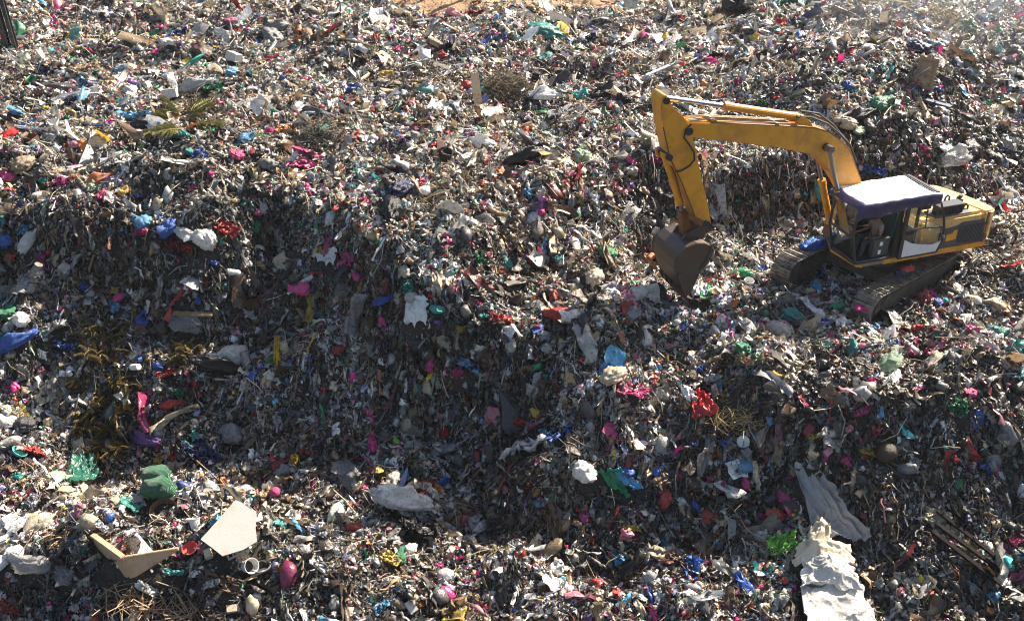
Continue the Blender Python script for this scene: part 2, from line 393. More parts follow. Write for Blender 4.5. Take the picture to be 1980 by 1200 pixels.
# ------------------------------------------------------------------ the ground, one sheet out to the horizon
def build_ground():
    def axis(a, b, step, far):
        mid = np.arange(a, b + step/2, step); out = []
        s = step; q = 0
        while q < far: s *= 1.35; q += s; out.append(q)
        out = np.array(out)
        return np.concatenate([a - out[::-1], mid, b + out])
    xs = axis(-26, 30, .14, 4000); ys = axis(11, 52, .14, 4000)
    X, Y = np.meshgrid(xs, ys)
    Z = height(X, Y)
    far = np.clip((np.hypot(np.maximum(0, np.abs(X-2)-42), np.maximum(0, np.abs(Y-36)-28))) / 60, 0, 1)
    Z = Z * (1 - far) + 0.5 * far
    n, m = X.shape
    me = bpy.data.meshes.new('ground')
    V = np.stack([X, Y, Z], -1).reshape(-1, 3)
    i = (np.arange(n-1)[:, None] * m + np.arange(m-1)[None]).ravel()
    F = np.stack([i, i+1, i+m+1, i+m], -1)
    fill_mesh(me, V, F)
    me.materials.append(make_ground())
    me.polygons.foreach_set('use_smooth', np.ones(len(F), bool))
    o = link(bpy.data.objects.new('ground', me)); tag(o, kind='structure')

def fill_mesh(me, V, F):
    k = F.shape[1]
    me.vertices.add(len(V)); me.vertices.foreach_set('co', np.asarray(V, np.float32).ravel())
    me.loops.add(F.size); me.loops.foreach_set('vertex_index', np.asarray(F, np.int32).ravel())
    me.polygons.add(len(F)); me.polygons.foreach_set('loop_start', np.arange(0, F.size, k, dtype=np.int32))
    me.update(calc_edges=True)
build_ground()

# ------------------------------------------------------------------ litter shapes
def crinkle(P, rng, k=6, amp=1.0, freq=3.0):
    h = np.zeros(len(P))
    for i in range(k):
        w = rng.normal(size=3); w /= np.linalg.norm(w)
        f = freq * (1 + .55*i)
        h += amp / (1 + .5*i) * (np.abs(np.sin(f * (P @ w) + rng.random()*6.28)) - .5)
    return h

def ico(sub):
    bm = bmesh.new(); bmesh.ops.create_icosphere(bm, subdivisions=sub, radius=1)
    V = np.array([v.co[:] for v in bm.verts]); F = np.array([[v.index for v in f.verts] for f in bm.faces]); bm.free()
    return V, F

def shape_bag(rng, sub, knot=False, long=1.0):
    V, F = ico(sub)
    r = 1 + crinkle(V, rng, 6, .22, 2.4) + crinkle(V, rng, 4, .12, 7) + (crinkle(V, rng, 4, .12, 15) + crinkle(V, rng, 5, .16, 4.5) if sub > 3 else .06*rng.normal(size=len(V)))
    P = V * r[:, None]
    P *= np.array([1.0*long, rng.uniform(.65, .95), rng.uniform(.5, .75)])
    P[:, 2] = np.where(P[:, 2] < -.35, -.35 + (P[:, 2]+.35)*.4, P[:, 2])
    if knot:          # gathered neck with two loose ears
        ax = np.array([rng.uniform(.2, 1), rng.uniform(-.6, .6), rng.uniform(.3, .9)]); ax /= np.linalg.norm(ax)
        d = V @ ax
        k = np.clip((d - .72) / .28, 0, 1)
        side = np.cross(ax, [0.1, .3, 1]); side /= np.linalg.norm(side)
        s = V @ side
        P = P + ax * (k**1.5 * .75)[:, None] - (P - (P @ ax)[:, None]*ax) * (k * .55)[:, None] + side * (np.sign(s) * k**2 * .45)[:, None]
    return P / 1.15, F

def shape_sheet(rng, n=5, elong=1.0):
    u, v = np.meshgrid(np.linspace(-1, 1, n), np.linspace(-1, 1, n))
    P = np.stack([u.ravel()*elong, v.ravel(), np.zeros(n*n)], -1)
    P[:, :2] += rng.normal(scale=.13, size=(n*n, 2))
    P[:, 2] = crinkle(P, rng, 5, .38, 1.6) + rng.normal(scale=.09, size=n*n)
    b = rng.uniform(-1.1, 1.1); P[:, 2] += b * .45 * (P[:, 0]/elong)**2
    c = rng.uniform(.3, 1.0); P[:, 1] = np.where(np.abs(P[:, 1]) > c, np.sign(P[:, 1])*(2*c-np.abs(P[:, 1])), P[:, 1])
    i = (np.arange(n-1)[:, None]*n + np.arange(n-1)[None]).ravel()
    F = np.concatenate([np.stack([i, i+1, i+n+1], -1), np.stack([i, i+n+1, i+n], -1)])
    return P, F

def shape_crumple(rng, n=6):
    'a scrunched piece of film: creased in every direction'
    u, v = np.meshgrid(np.linspace(-1, 1, n), np.linspace(-1, 1, n))
    Q = np.stack([u.ravel(), v.ravel(), np.zeros(n*n)], -1)
    P = Q * np.array([rng.uniform(.6, 1.1), rng.uniform(.4, .8), 1])
    for ax in range(3): P[:, ax] += crinkle(Q, rng, 4, .42 if ax == 2 else .26, 1.7)
    P += rng.normal(scale=.11, size=P.shape)
    P[:, 2] += .5*(1 - (Q[:, 0]**2 + Q[:, 1]**2)/1.6)
    i = (np.arange(n-1)[:, None]*n + np.arange(n-1)[None]).ravel()
    return P, np.concatenate([np.stack([i, i+1, i+n+1], -1), np.stack([i, i+n+1, i+n], -1)])

def shape_strip(rng, n=7):
    t = np.linspace(0, 1, n)
    w = rng.uniform(.03,.10) * (1 + .5*rng.normal(size=n)).clip(.35, 1.8)
    x = np.cumsum(rng.normal(scale=.07, size=n)); z = .10*np.sin(t*rng.uniform(3, 9)+rng.random()*6) + .05*rng.normal(size=n)
    P = []
    for i in range(n):
        P += [(t[i]*2-1, x[i]-w[i], z[i]+.05*rng.normal()), (t[i]*2-1, x[i], z[i]+.10+.06*rng.normal()), (t[i]*2-1, x[i]+w[i], z[i]+.05*rng.normal())]
    F = []
    for i in range(n-1):
        for k in range(2):
            a = i*3+k; F += [(a, a+1, a+4), (a, a+4, a+3)]
    return np.array(P), np.array(F)

def shape_flake(rng):
    P = np.array([(-1,-1,0),(0,-1.1,0),(1,-1,0),(-1.1,0,0),(0,0,.3),(1.1,0,0),(-1,1,0),(0,1.1,0),(1,1,0)], float)
    P += rng.normal(scale=.28, size=P.shape); P[:, 1] *= rng.uniform(.4, 1)
    F = np.array([(0,1,4),(0,4,3),(1,2,5),(1,5,4),(3,4,7),(3,7,6),(4,5,8),(4,8,7)])
    return P, F

def shape_stick(rng):
    P = []; b = rng.normal(scale=.06, size=2)
    for t in (-1, 0, 1):
        off = np.array([t, b[0]*(1-t*t)*3, b[1]*(1-t*t)*3])
        for k in range(3): P.append(off + np.array([0, math.cos(k*2.094), math.sin(k*2.094)])*.035)
    F = []
    for i in range(2):
        for k in range(3):
            a = i*3+k; c = i*3+(k+1) % 3; F += [(a, c, c+3), (a, c+3, a+3)]
    return np.array(P), np.array(F)

def shape_tub(rng, n=9):
    kind = rng.integers(3)
    if kind == 0: prof = [(0,-1.2),(.42,-1.2),(.45,-.3),(.42,.5),(.14,.9),(.14,1.15),(0,1.15)]       # bottle
    elif kind == 1: prof = [(0,-.55),(.5,-.55),(.66,.5),(.62,.5),(.46,-.45),(0,-.45)]               # cup
    else: prof = [(0,-.08),(.6,-.1),(.75,.15),(.70,.16),(.55,0),(0,.02)]                            # dish
    m = MB(); m.lathe(prof, n)
    V = np.array(m.v); F = np.array([g for f in m.f for g in ((f[0], f[1], f[2]), (f[0], f[2], f[3]))])
    V = V * (1 + .12*rng.normal(size=(len(V), 1)))
    return V, F

PAL = {
 'white': (.74,.74,.72), 'dirty white': (.56,.53,.47), 'cream': (.62,.52,.36), 'pale grey': (.42,.42,.41), 'grey': (.25,.25,.25),
 'dark grey': (.075,.075,.08), 'black': (.014,.014,.016), 'dark brown': (.06,.038,.022), 'brown': (.15,.085,.045), 'tan': (.38,.27,.155),
 'magenta': (.66,.035,.22), 'pink': (.72,.27,.34), 'red': (.55,.028,.025), 'dark red': (.22,.02,.03), 'orange': (.66,.19,.035), 'yellow': (.70,.47,.04),
 'teal': (.025,.30,.25), 'turquoise': (.06,.50,.46), 'green': (.02,.24,.10), 'pale green': (.38,.55,.36), 'lime': (.22,.75,.05),
 'blue': (.02,.11,.46), 'light blue': (.10,.38,.62), 'navy': (.02,.03,.10), 'dull teal': (.03,.16,.11), 'purple': (.17,.06,.30), 'lilac': (.42,.36,.60), 'olive': (.20,.17,.06),
}
LITTER = [('white',22),('dirty white',19),('cream',14),('pale grey',9),('grey',7),('dark grey',6),('black',7),('dark brown',5),('brown',4),('tan',9),
          ('magenta',3.2),('pink',2.6),('red',2.8),('dark red',1.8),('orange',.9),('yellow',.8),('teal',1.9),('turquoise',.6),('green',1.0),('pale green',1.0),
          ('blue',1.3),('light blue',1.6),('navy',1.2),('purple',.5),('lilac',.9),('olive',1.5)]
LC = np.array([PAL[n] for n, w in LITTER]); LW = np.array([w for n, w in LITTER], float)
EARTH = np.array([11,14,13,6,5,5,7,6,5,10] + [.3]*15 + [2.0])
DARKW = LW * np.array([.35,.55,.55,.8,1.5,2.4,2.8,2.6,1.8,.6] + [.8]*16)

# machine footprint (kept clear)
MC = np.array([10.08, 25.75]); MYAW = R(40)
def in_tracks(x, y, grow=0.0):
    c, s = math.cos(MYAW), math.sin(MYAW)
    a = (x-MC[0])*c + (y-MC[1])*s; b = -(x-MC[0])*s + (y-MC[1])*c
    return (np.abs(a) < 2.15+grow) & (np.abs(np.abs(b)-1.2) < .34+grow)
def under_machine(x, y):
    c, s = math.cos(MYAW), math.sin(MYAW)
    a = (x-MC[0])*c + (y-MC[1])*s; b = -(x-MC[0])*s + (y-MC[1])*c
    return (np.abs(a) < 2.3) & (np.abs(b) < 1.6)

EXN = 0.05
EXM = np.zeros((int((GY1-GY0)/EXN)+1, int((GX1-GX0)/EXN)+1), bool)
def exclude(x, y, r, sq=1.0):
    i0 = max(0, int((y-r-GY0)/EXN)); i1 = int((y+r-GY0)/EXN)+2; j0 = max(0, int((x-r-GX0)/EXN)); j1 = int((x+r-GX0)/EXN)+2
    yy = GY0 + np.arange(i0, i1)*EXN; xx = GX0 + np.arange(j0, j1)*EXN
    sub = EXM[i0:i1, j0:j1]
    sub |= (np.hypot(xx[None]-x, (yy[:, None]-y)/sq) < r)[:sub.shape[0], :sub.shape[1]]
def excluded(x, y):
    return EXM[((y-GY0)/EXN).astype(int).clip(0, EXM.shape[0]-1), ((x-GX0)/EXN).astype(int).clip(0, EXM.shape[1]-1)]
SHADE_WETS = [(at(a, b)[0], r, k) for a, b, r, k in ((1720,930,2.6,1.5), (1560,900,1.3,.7), (1880,1030,2.0,1.2), (1900,880,1.4,.7), (220,720,2.6,.55), (480,640,2.2,.55), (700,760,2.2,.5), (900,900,1.5,.6), (1080,980,1.4,.6), (1420,420,2.0,.55), (1250,400,1.5,.45), (1680,600,1.5,.3), (60,1160,1.2,.6), (250,1165,1.2,.7), (420,1165,.9,.5))]  # faces in shade and black seepage, both darkened in the litter colour
DIRT = [(at(a, b)[0], r, k) for a, b, r, k in ((400,205,1.6,.7), (330,225,1.2,.6), (1205,178,1.1,.8), (850,200,2.0,.5), (610,245,1.5,.5), (990,350,1.6,.45), (1050,130,1.4,.5), (640,560,1.4,.3), (1350,780,1.2,.55), (1100,560,1.6,.4), (1050,960,1.0,.4), (150,440,1.4,.3), (1700,60,1.6,.5), (120,60,2,.35))]
def dirt_zone(x, y):
    'brown soil mixed through the rubbish'
    w = 0
    for p, r, k in DIRT: w = w + k*np.exp(-((x-p[0])**2 + (y-p[1])**2)/r**2)
    return np.minimum(w, .85)
def shade_wet_zone(x, y):
    'shade on backlit faces put into the colour, plus black seepage'
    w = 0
    for p, r, k in SHADE_WETS: w = w + k*np.exp(-((x-p[0])**2 + (y-p[1])**2)/r**2)
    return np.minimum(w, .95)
def sample_points(N, rng):
    """positions on the heap, denser on steep faces and nearer by"""
    xs, ys = [], []; n = 0
    while n < N:
        k = N * 3
        x = rng.uniform(-26, 30, k); y = rng.uniform(12.5, 49, k)
        z = height(x, y)
        px, py, d = project(np.stack([x, y, z], -1))
        s = np.hypot(samp(HGX, x, y), samp(HGY, x, y))
        w = np.sqrt(1 + s*s) * np.clip((30/d)**.9, .5, 2.0)
        edge = np.clip((44.6 + 2.5*vnoise(x/3.0, y/3.0, 31) + np.where(px > 1500, 4, 0) + np.where(px < 760, 4, 0) - y) / 1.0, .05, 1)
        ok = (px > -160) & (px < 2140) & (py > -80) & (py < 1330) & (rng.random(k)*3.5 < w*edge) & ~in_tracks(x, y, -.10)
        xs.append(x[ok]); ys.append(y[ok]); n += ok.sum()
    return np.concatenate(xs)[:N], np.concatenate(ys)[:N]

def rot_frames(n, axis_n, rng, tilt=.5, down=None, downmix=0.0):
    """frames whose z leans round the surface normal"""
    z = axis_n + rng.normal(scale=tilt, size=(n, 3)); z /= np.linalg.norm(z, axis=1, keepdims=True)
    x = rng.normal(size=(n, 3))
    if down is not None: x = x*(1-downmix)*.9 + down*downmix*1.6
    x -= (x*z).sum(1, keepdims=True)*z; x /= np.linalg.norm(x, axis=1, keepdims=True)
    y = np.cross(z, x)
    return np.stack([x, y, z], -1)

def scatter(name, label, cat, shapes, N, size, sig, seed, tilt=.5, lift=.25, hang=False, maxsize=.5, stretch=None, palette=None, minsize=.02, far=None, patch=0.0, mix=None):
    rng = np.random.default_rng(seed)
    x, y = sample_points(N, rng)
    nrm = normal(x, y); z = height(x, y)
    slope = np.hypot(samp(HGX, x, y), samp(HGY, x, y))
    if hang:
        keep = rng.random(N) < np.clip(.12 + slope*1.1, 0, 1)
        x, y, z, nrm, slope = x[keep], y[keep], z[keep], nrm[keep], slope[keep]; N = len(x)
    keep = ~excluded(x, y) | ((rng.random(N) < .12) & (size < .03))
    matted = np.clip(.5 + .9*vnoise(x/1.7+3, y/1.7, 51) + .5*vnoise(x/.7, y/.7+4, 52), 0, 1)
    keep &= rng.random(N) > patch*matted
    matted = matted[keep]
    x, y, z, nrm, slope = x[keep], y[keep], z[keep], nrm[keep], slope[keep]; N = len(x)
    px, py, dep = project(np.stack([x, y, z], -1))
    s = (size * np.exp(rng.normal(scale=sig, size=N))).clip(minsize, maxsize) * np.clip((dep/26)**.35, .85, 1.4)
    um = under_machine(x, y); s = np.where(um, np.minimum(s, .16), s)
    down = np.stack([samp(HGX, x, y), samp(HGY, x, y), np.zeros(N)], -1)*-1; down[:, 2] = -slope**2 - 1e-3; down /= np.linalg.norm(down, axis=1, keepdims=True)
    Rm = rot_frames(N, nrm, rng, tilt, down, np.clip(slope*(1.0 if hang else .5), 0, .95)[:, None])
    pos = np.stack([x, y, z], -1) + nrm * (s*lift*rng.uniform(.2, 1.2, N))[:, None]
    # colour: dark in steep seeping faces, patches and painted shade, pale on dry flats
    shade_wet = np.clip(slope*.9 - .2 + .9*vnoise(x/2.2, y/2.2, 41) + .6*vnoise(x/.8, y/.8, 42) + shade_wet_zone(x, y), 0, 1)
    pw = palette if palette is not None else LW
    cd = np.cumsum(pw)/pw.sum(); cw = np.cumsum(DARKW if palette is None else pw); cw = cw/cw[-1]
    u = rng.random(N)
    ci = np.where(rng.random(N) < shade_wet*.92, np.searchsorted(cw, u), np.searchsorted(cd, u)).clip(0, len(LC)-1)
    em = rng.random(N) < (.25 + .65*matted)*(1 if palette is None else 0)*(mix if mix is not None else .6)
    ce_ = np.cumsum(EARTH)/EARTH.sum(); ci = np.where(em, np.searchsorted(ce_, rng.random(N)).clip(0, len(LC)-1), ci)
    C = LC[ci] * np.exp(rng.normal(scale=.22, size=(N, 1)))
    mud = rng.random(N)**(2.4 - 1.7*shade_wet) * np.clip(.30 + .65*shade_wet, 0, .93); C = C*(1-mud[:, None]) + (np.array([.022,.018,.014])*shade_wet[:, None] + np.array([.15,.12,.085])*(1-shade_wet[:, None]))*mud[:, None]
    dz_ = (dirt_zone(x, y)*(rng.random(N) < .8)*rng.uniform(.4, 1, N))[:, None]; C = C*(1-dz_) + np.array([.17,.10,.05])*dz_
    C = C.clip(0, .85)
    pick = rng.integers(len(shapes), size=N)
    if far:
        pick = np.where(dep > 29, len(shapes) + rng.integers(len(far), size=N), pick); shapes = shapes + far
    Vs, Fs, Cs = [], [], []; base = 0
    for k, (P, F) in enumerate(shapes):
        I = np.nonzero(pick == k)[0]
        if not len(I): continue
        sc = np.ones((len(I), 1, 3)) * s[I][:, None, None]
        if stretch: sc = sc * np.stack([rng.uniform(*stretch, len(I)), np.ones(len(I)), np.ones(len(I))], -1)[:, None]
        V = np.einsum('nij,nkj->nki', Rm[I], P[None]*sc) + pos[I][:, None]
        Vs.append(V.reshape(-1, 3)); nv = len(P)
        Fs.append((F[None] + (np.arange(len(I))*nv)[:, None, None] + base).reshape(-1, 3)); base += len(I)*nv
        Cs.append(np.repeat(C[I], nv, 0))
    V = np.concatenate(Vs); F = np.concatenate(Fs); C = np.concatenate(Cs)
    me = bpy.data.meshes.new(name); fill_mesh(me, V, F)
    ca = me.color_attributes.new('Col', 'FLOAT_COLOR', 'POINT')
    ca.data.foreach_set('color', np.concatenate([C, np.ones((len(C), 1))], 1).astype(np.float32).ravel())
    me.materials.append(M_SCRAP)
    o = link(bpy.data.objects.new(name, me)); tag(o, label, cat, kind='stuff')
    return o

_r = np.random.default_rng(5)
SH_BAG2 = [shape_bag(_r, 2, k % 3 == 0, _r.uniform(1, 1.5)) for k in range(26)]
SH_BAG1 = [shape_bag(_r, 1, False, _r.uniform(1, 1.6)) for k in range(12)]
SH_SHEET = [shape_sheet(_r, 6, _r.uniform(1, 1.9)) for k in range(30)]
SH_SHEET4 = [shape_sheet(_r, 4, _r.uniform(1, 2.2)) for k in range(30)]
SH_CR = [shape_crumple(_r, 6) for k in range(40)]
SH_CR8 = [shape_crumple(_r, 9) for k in range(24)]
SH_STRIP = [shape_strip(_r) for k in range(24)]
SH_FLAKE = [shape_flake(_r) for k in range(24)]
SH_STICK = [shape_stick(_r) for k in range(8)]
SH_TUB = [shape_tub(_r) for k in range(10)]

# ------------------------------------------------------------------ the excavator (local frame: r backwards, m away from the camera, u up)
EO = np.array([9.15, 24.24]); EYAW = R(19.5); EB = (1.6, 1.35)
ce, se = math.cos(EYAW), math.sin(EYAW)
exc = empty('excavator', (EO[0] + EB[0]*ce - EB[1]*se, EO[1] + EB[0]*se + EB[1]*ce, 0), EYAW)
tag(exc, 'yellow tracked excavator digging in the rubbish heap with its arm bent down', 'excavator')
EM = Matrix.Translation((-EB[0], -EB[1], 0))
def EX(): return MB(EM)
def exw(r, m, u):
    return np.array([EO[0] + r*ce - m*se, EO[1] + r*se + m*ce, u])

# tracks, turned against the upper body
TM = Matrix.Rotation(MYAW - EYAW, 4, 'Z')
tl = Matrix.Rotation(-EYAW, 3, 'Z') @ (Vector((MC[0], MC[1], 0)) - Vector((exc.location.x, exc.location.y, 0)))
for side in (-1, 1):
    M = Matrix.Translation((tl.x, tl.y, -.13 if side < 0 else .07)) @ TM @ Matrix.Translation((0, side*1.2, 0)) @ Matrix.Translation((-.32 if side > 0 else 0, 0, 0))
    a0, rad, hw = 1.85, .41, .30
    per = 4*a0 + 2*math.pi*rad; ns = 38
    belt = MB(M)
    for k in range(ns):
        s = per*k/ns
        if s < 2*a0: a, u, th = -a0+s, 2*rad, 0
        elif s < 2*a0+math.pi*rad: q = (s-2*a0)/rad; a, u, th = a0+rad*math.sin(q), rad+rad*math.cos(q), q
        elif s < 4*a0+math.pi*rad: a, u, th = a0-(s-2*a0-math.pi*rad), 0, math.pi
        else: q = (s-4*a0-math.pi*rad)/rad; a, u, th = -a0-rad*math.sin(q), rad-rad*math.cos(q), q+math.pi
        rt_ = Matrix.Rotation(th, 3, 'Y')
        belt.box((a, 0, u), (per/ns*.93, 2*hw, .035), rt_)
        up_ = rt_ @ Vector((0, 0, .03)); fw_ = rt_ @ Vector((1, 0, 0))
        for o_ in (-.075, .02):
            belt.box((a+up_.x+fw_.x*o_, 0, u+up_.z+fw_.z*o_), (.014, 2*hw-.01, .028), rt_)
    t = belt.build('track', M_SHOE, exc)
    fr = MB(M); fr.prism([(-1.5,.16),(1.5,.16),(1.65,.45),(1.35,.62),(-1.35,.62),(-1.65,.45)], -.17, .17)
    fr.build('track_frame', M_MUD, t, bevel=.02)
    for name, a, r_ in (('idler', -a0, .37), ('sprocket', a0, .37)):
        w = MB(M); w.lathe([(0,-.2),(r_*.3,-.21),(r_*.34,-.17),(r_*.8,-.15),(r_,-.13),(r_,.13),(r_*.8,.15),(r_*.34,.17),(r_*.3,.21),(0,.2)], 22, Matrix.Translation((a, 0, rad)) @ Matrix.Rotation(R(90), 4, 'X'))
        w.build(name, M_MUD, t)
    for a in np.linspace(-1.35, 1.35, 7):
        w = MB(M); w.lathe([(0,-.2),(.11,-.2),(.12,-.1),(.12,.1),(.11,.2),(0,.2)], 12, Matrix.Translation((a, 0, .13)) @ Matrix.Rotation(R(90), 4, 'X'))
        w.build('roller', M_MUD, t)
uc = MB(Matrix.Translation((tl.x, tl.y, 0)) @ TM)
uc.box((0, 0, .5), (1.3, 2.1, .34)); uc.lathe([(.62,.6),(.66,.66),(.66,.98),(0,.98)], 28)
uc.build('undercarriage', M_MUD, exc, bevel=.02)

# platform and body
p = EX(); p.prism([(-.02,.06),(.08,0),(.78,0),(.78,1.1),(.2,1.75),(-.12,1.08)], 1.10, 1.20, 'z'); p.build('step_plate', paint('worn_step', (.25,.19,.12), .55, .2, 4, .7), exc, bevel=.01)
p = EX(); p.prism([(.78,0),(4.08,0),(4.28,.2),(4.3,2.45),(4.1,2.65),(.9,2.65),(.78,1.9)], 1.06, 1.22, 'z'); p.build('deck', M_YEL, exc, bevel=.015)
p = EX(); p.tube([(-.12,1.08,1.13),(-.02,.05,1.13),(.1,-.02,1.13)], .028, 6); p.build('front_rail', M_YEL, exc)
def slope_off(mb):
    mb.v = [(x, y, z - .115*max(0, y + EB[1])*(z > 1.6)) for x, y, z in mb.v]
h = EX(); h.box((2.86, .5, 1.69), (2.1, .92, .92)); slope_off(h); h.build('side_housing', M_YELP, exc, bevel=.09)
h = EX(); h.box((3.2, 1.75, 1.74), (1.45, 1.72, 1.0)); slope_off(h); h.build('engine_hood', M_CREAM, exc, bevel=.1)
h = EX(); h.box((1.7, 2.15, 1.55), (1.55, .92, .66)); h.build('fuel_tank', M_YEL, exc, bevel=.05)
h = EX(); h.box((2.05, 1.45, 1.55), (.9, .85, .6)); h.build('swing_housing', M_BLK, exc, bevel=.03)
cwp = [(3.9,.03),(4.14,.03),(4.3,.10),(4.39,.3),(4.43,.8),(4.45,1.33),(4.43,1.85),(4.39,2.36),(4.3,2.56),(4.14,2.63),(3.9,2.63)]
h = EX(); h.prism(cwp, 1.24, 2.13, 'z'); slope_off(h); h.build('counterweight', M_YELP, exc, bevel=.05)
h = EX(); h.prism([(2.5,1.235),(4.12,1.26),(4.12,1.78),(3.95,1.80),(3.92,1.90),(3.2,1.92),(3.05,1.84),(2.72,1.80),(2.5,1.82)], .015, .05)
for k in range(17): h.box((3.14+k*.048, .008, 1.56), (.018, .02, .52))
vp = h.build('vent_panel', M_DGREY, exc)
b_ = EX(); b_.prism([(2.72,1.42),(3.06,1.44),(3.06,1.72),(2.95,1.72),(2.91,1.64),(2.72,1.62)], .004, .03); b_.build('yellow_patch', M_YEL, vp)
b_ = EX(); b_.prism([(3.98,1.74),(4.1,1.74),(4.1,1.42),(3.98,1.50)], .0, .03); b_.build('yellow_patch', M_YEL, vp)
h = EX(); h.box((4.02, .02, 1.66), (.05, .05, .9)); h.build('seam_strip', M_RUST, exc)
bx = EX(); bx.box((2.86, .32, 2.26), (.8, .28, .24)); bx.box((2.86,.32,2.39), (.84,.32,.03))
for k in range(8): bx.box((2.53+k*.095, .172, 2.26), (.02,.02,.18))
bx.build('filter_box', M_BLK, exc, bevel=.015)
bx = EX(); bx.box((2.9, .34, 2.13), (1.2, .46, .03)); bx.build('walkway_plate', M_DGREY, exc)
bx = EX(); bx.box((2.35,.75,2.28), (.34,.4,.18)); bx.tube([(2.3,.6,2.3),(2.45,.55,2.52),(2.75,.62,2.5)], .045); bx.tube([(2.3,.9,2.3),(2.5,.95,2.55),(2.8,.9,2.4)], .04); bx.build('hose_cluster', M_BLK, exc, bevel=.02)
for r_, m_ in ((3.42, 1.0), (3.5, .36)):
    e = EX(); e.tube([(r_-.08, m_, 2.0), (r_-.07, m_, 2.21), (r_, m_, 2.27), (r_+.07, m_, 2.21), (r_+.08, m_, 2.0)], .03, 8); e.build('lifting_eye', M_BLK, exc)
e = EX(); e.lathe([(.0,.0),(.1,0),(.1,.12),(.06,.14),(.06,.2),(0,.2)], 14, Matrix.Translation((3.72,.85,2.1))); e.build('filler_cap', M_BLK, exc)
e = EX(); e.tube([(3.0,1.9,2.2),(3.0,1.9,2.55),(3.06,1.9,2.62)], .055, 12); e.build('exhaust_pipe', M_RUST, exc)

# cab
cb = EX()
def bar(mb, pts, r=.035, n=6): return mb.tube(pts, r, n)
for m_ in (.02, 1.02):
    bar(cb, [(-.22,m_,2.92),(-.33,m_,2.45),(-.33,m_,2.0),(-.12,m_,1.24)], .045)
    bar(cb, [(1.62,m_,2.92),(1.66,m_,1.24)], .05)
    bar(cb, [(-.22,m_,2.92),(1.62,m_,2.92)], .05)
    bar(cb, [(-.12,m_,1.25),(1.66,m_,1.25)], .04)
cb.box((1.08,.02,2.07), (.11,.08,1.68))
for u_, r_ in ((2.92,-.22),(2.03,-.335),(1.25,-.12)): bar(cb, [(r_,.02,u_),(r_,1.02,u_)], .035)
cb.box((.7,.52,2.93), (1.9,1.08,.06)); cb.box((.75,.52,1.23), (1.8,1.0,.05)); cb.box((1.66,.52,1.6), (.05,1.0,.7)); cb.box((.8,1.03,1.5), (1.7,.04,.5))
cab = cb.build('cab', M_BLK, exc)
g = EX(); g.add([(-.235,.06,2.88),(-.235,.98,2.88),(-.345,.98,2.45),(-.345,.06,2.45),(-.345,.98,2.06),(-.345,.06,2.06)], [(0,1,2,3),(3,2,4,5)]); g.build('windscreen', M_GLASS, cab)
g = EX(); g.add([(-.34,.06,2.0),(-.34,.98,2.0),(-.135,.98,1.29),(-.135,.06,1.29)], [(0,1,2,3)]); g.build('lower_window', M_GLASS, cab)
g = EX(); g.add([(-.2,1.02,2.86),(1.58,1.02,2.86),(1.6,1.02,1.76),(-.2,1.02,1.76)], [(0,1,2,3)]); g.build('side_window', M_GLASS, cab)
g = EX(); g.add([(1.65,.08,2.86),(1.65,.98,2.86),(1.66,.98,1.96),(1.66,.08,1.96)], [(0,1,2,3)]); g.build('rear_window', M_GLASS, cab)
st = EX(); st.box((.92,.55,1.55), (.5,.5,.14)); st.box((1.2,.55,1.98), (.14,.48,.72), Matrix.Rotation(R(8),3,'Y')); st.box((1.0,.55,1.42), (.3,.36,.4)); st.build('seat', M_SEAT, cab, bevel=.04)
cn = EX(); cn.box((.72,.2,1.52), (.5,.16,.52)); cn.box((.5,.2,1.83), (.3,.13,.07)); cn.tube([(.38,.22,1.84),(.35,.22,2.02)], .02, 8)
cns = cn.build('console', M_DGREY, cab, bevel=.02)
lb = EX(); lb.box((.70,.112,1.64), (.09,.008,.11)); lb.build('sticker', M_WHITE, cns)
lb = EX(); lb.box((.68,.112,1.40), (.08,.008,.12)); lb.build('sticker', M_WHITE, cns)
lv = EX(); lv.tube([(.05,.5,1.26),(-.02,.5,1.62)], .016, 6); lv.tube([(.05,.66,1.26),(-.02,.66,1.62)], .016, 6); lv.build('travel_lever', M_BLK, cab)
# the door, swung right round and latched back against the side
D0 = -.085
dr = EX()
dpts = [(1.13,D0,2.70),(2.20,D0,2.70),(2.40,D0,2.25),(2.50,D0,1.85),(2.52,D0,1.55),(2.40,D0,1.22),(1.17,D0,1.22),(1.13,D0,2.70)]
bar(dr, dpts, .035)
bar(dr, [(1.13,D0,2.02),(1.75,D0,2.03),(2.3,D0,1.98),(2.48,D0,1.9)], .032); bar(dr, [(1.80,D0,2.70),(1.86,D0,2.02)], .018)
dr.box((1.18,D0,1.96), (.1,.07,1.48))
door = dr.build('cab_door', M_BLK, exc)
w_ = EX(); w_.prism([(1.22,1.245),(2.36,1.245),(2.47,1.55),(2.40,1.52),(2.2,1.47),(1.85,1.52),(1.5,1.62),(1.22,1.78)], D0-.02, D0+.02); w_.build('door_panel', M_WHITEP, door, bevel=.008)
g = EX(); g.add([(1.22,D0,1.78),(1.5,D0,1.62),(1.85,D0,1.52),(2.2,D0,1.47),(2.47,D0,1.55),(2.47,D0,1.88),(2.3,D0,1.96),(1.75,D0,2.0),(1.22,D0,1.99)], [(0,1,2,3,4,5,6,7,8)]); g.build('door_window', M_GLASS, door)
g = EX(); g.add([(1.22,D0,2.05),(1.75,D0,2.06),(2.3,D0,2.0),(2.46,D0,1.93),(2.37,D0,2.25),(2.18,D0,2.67),(1.22,D0,2.67)], [(0,1,2,3,4,5,6)]); g.build('door_window', M_GLASS, door)
hd = EX(); hd.tube([(2.44,D0-.05,1.74),(2.44,D0-.09,1.66)], .05, 10); hd.build('door_handle', M_DGREY, door)

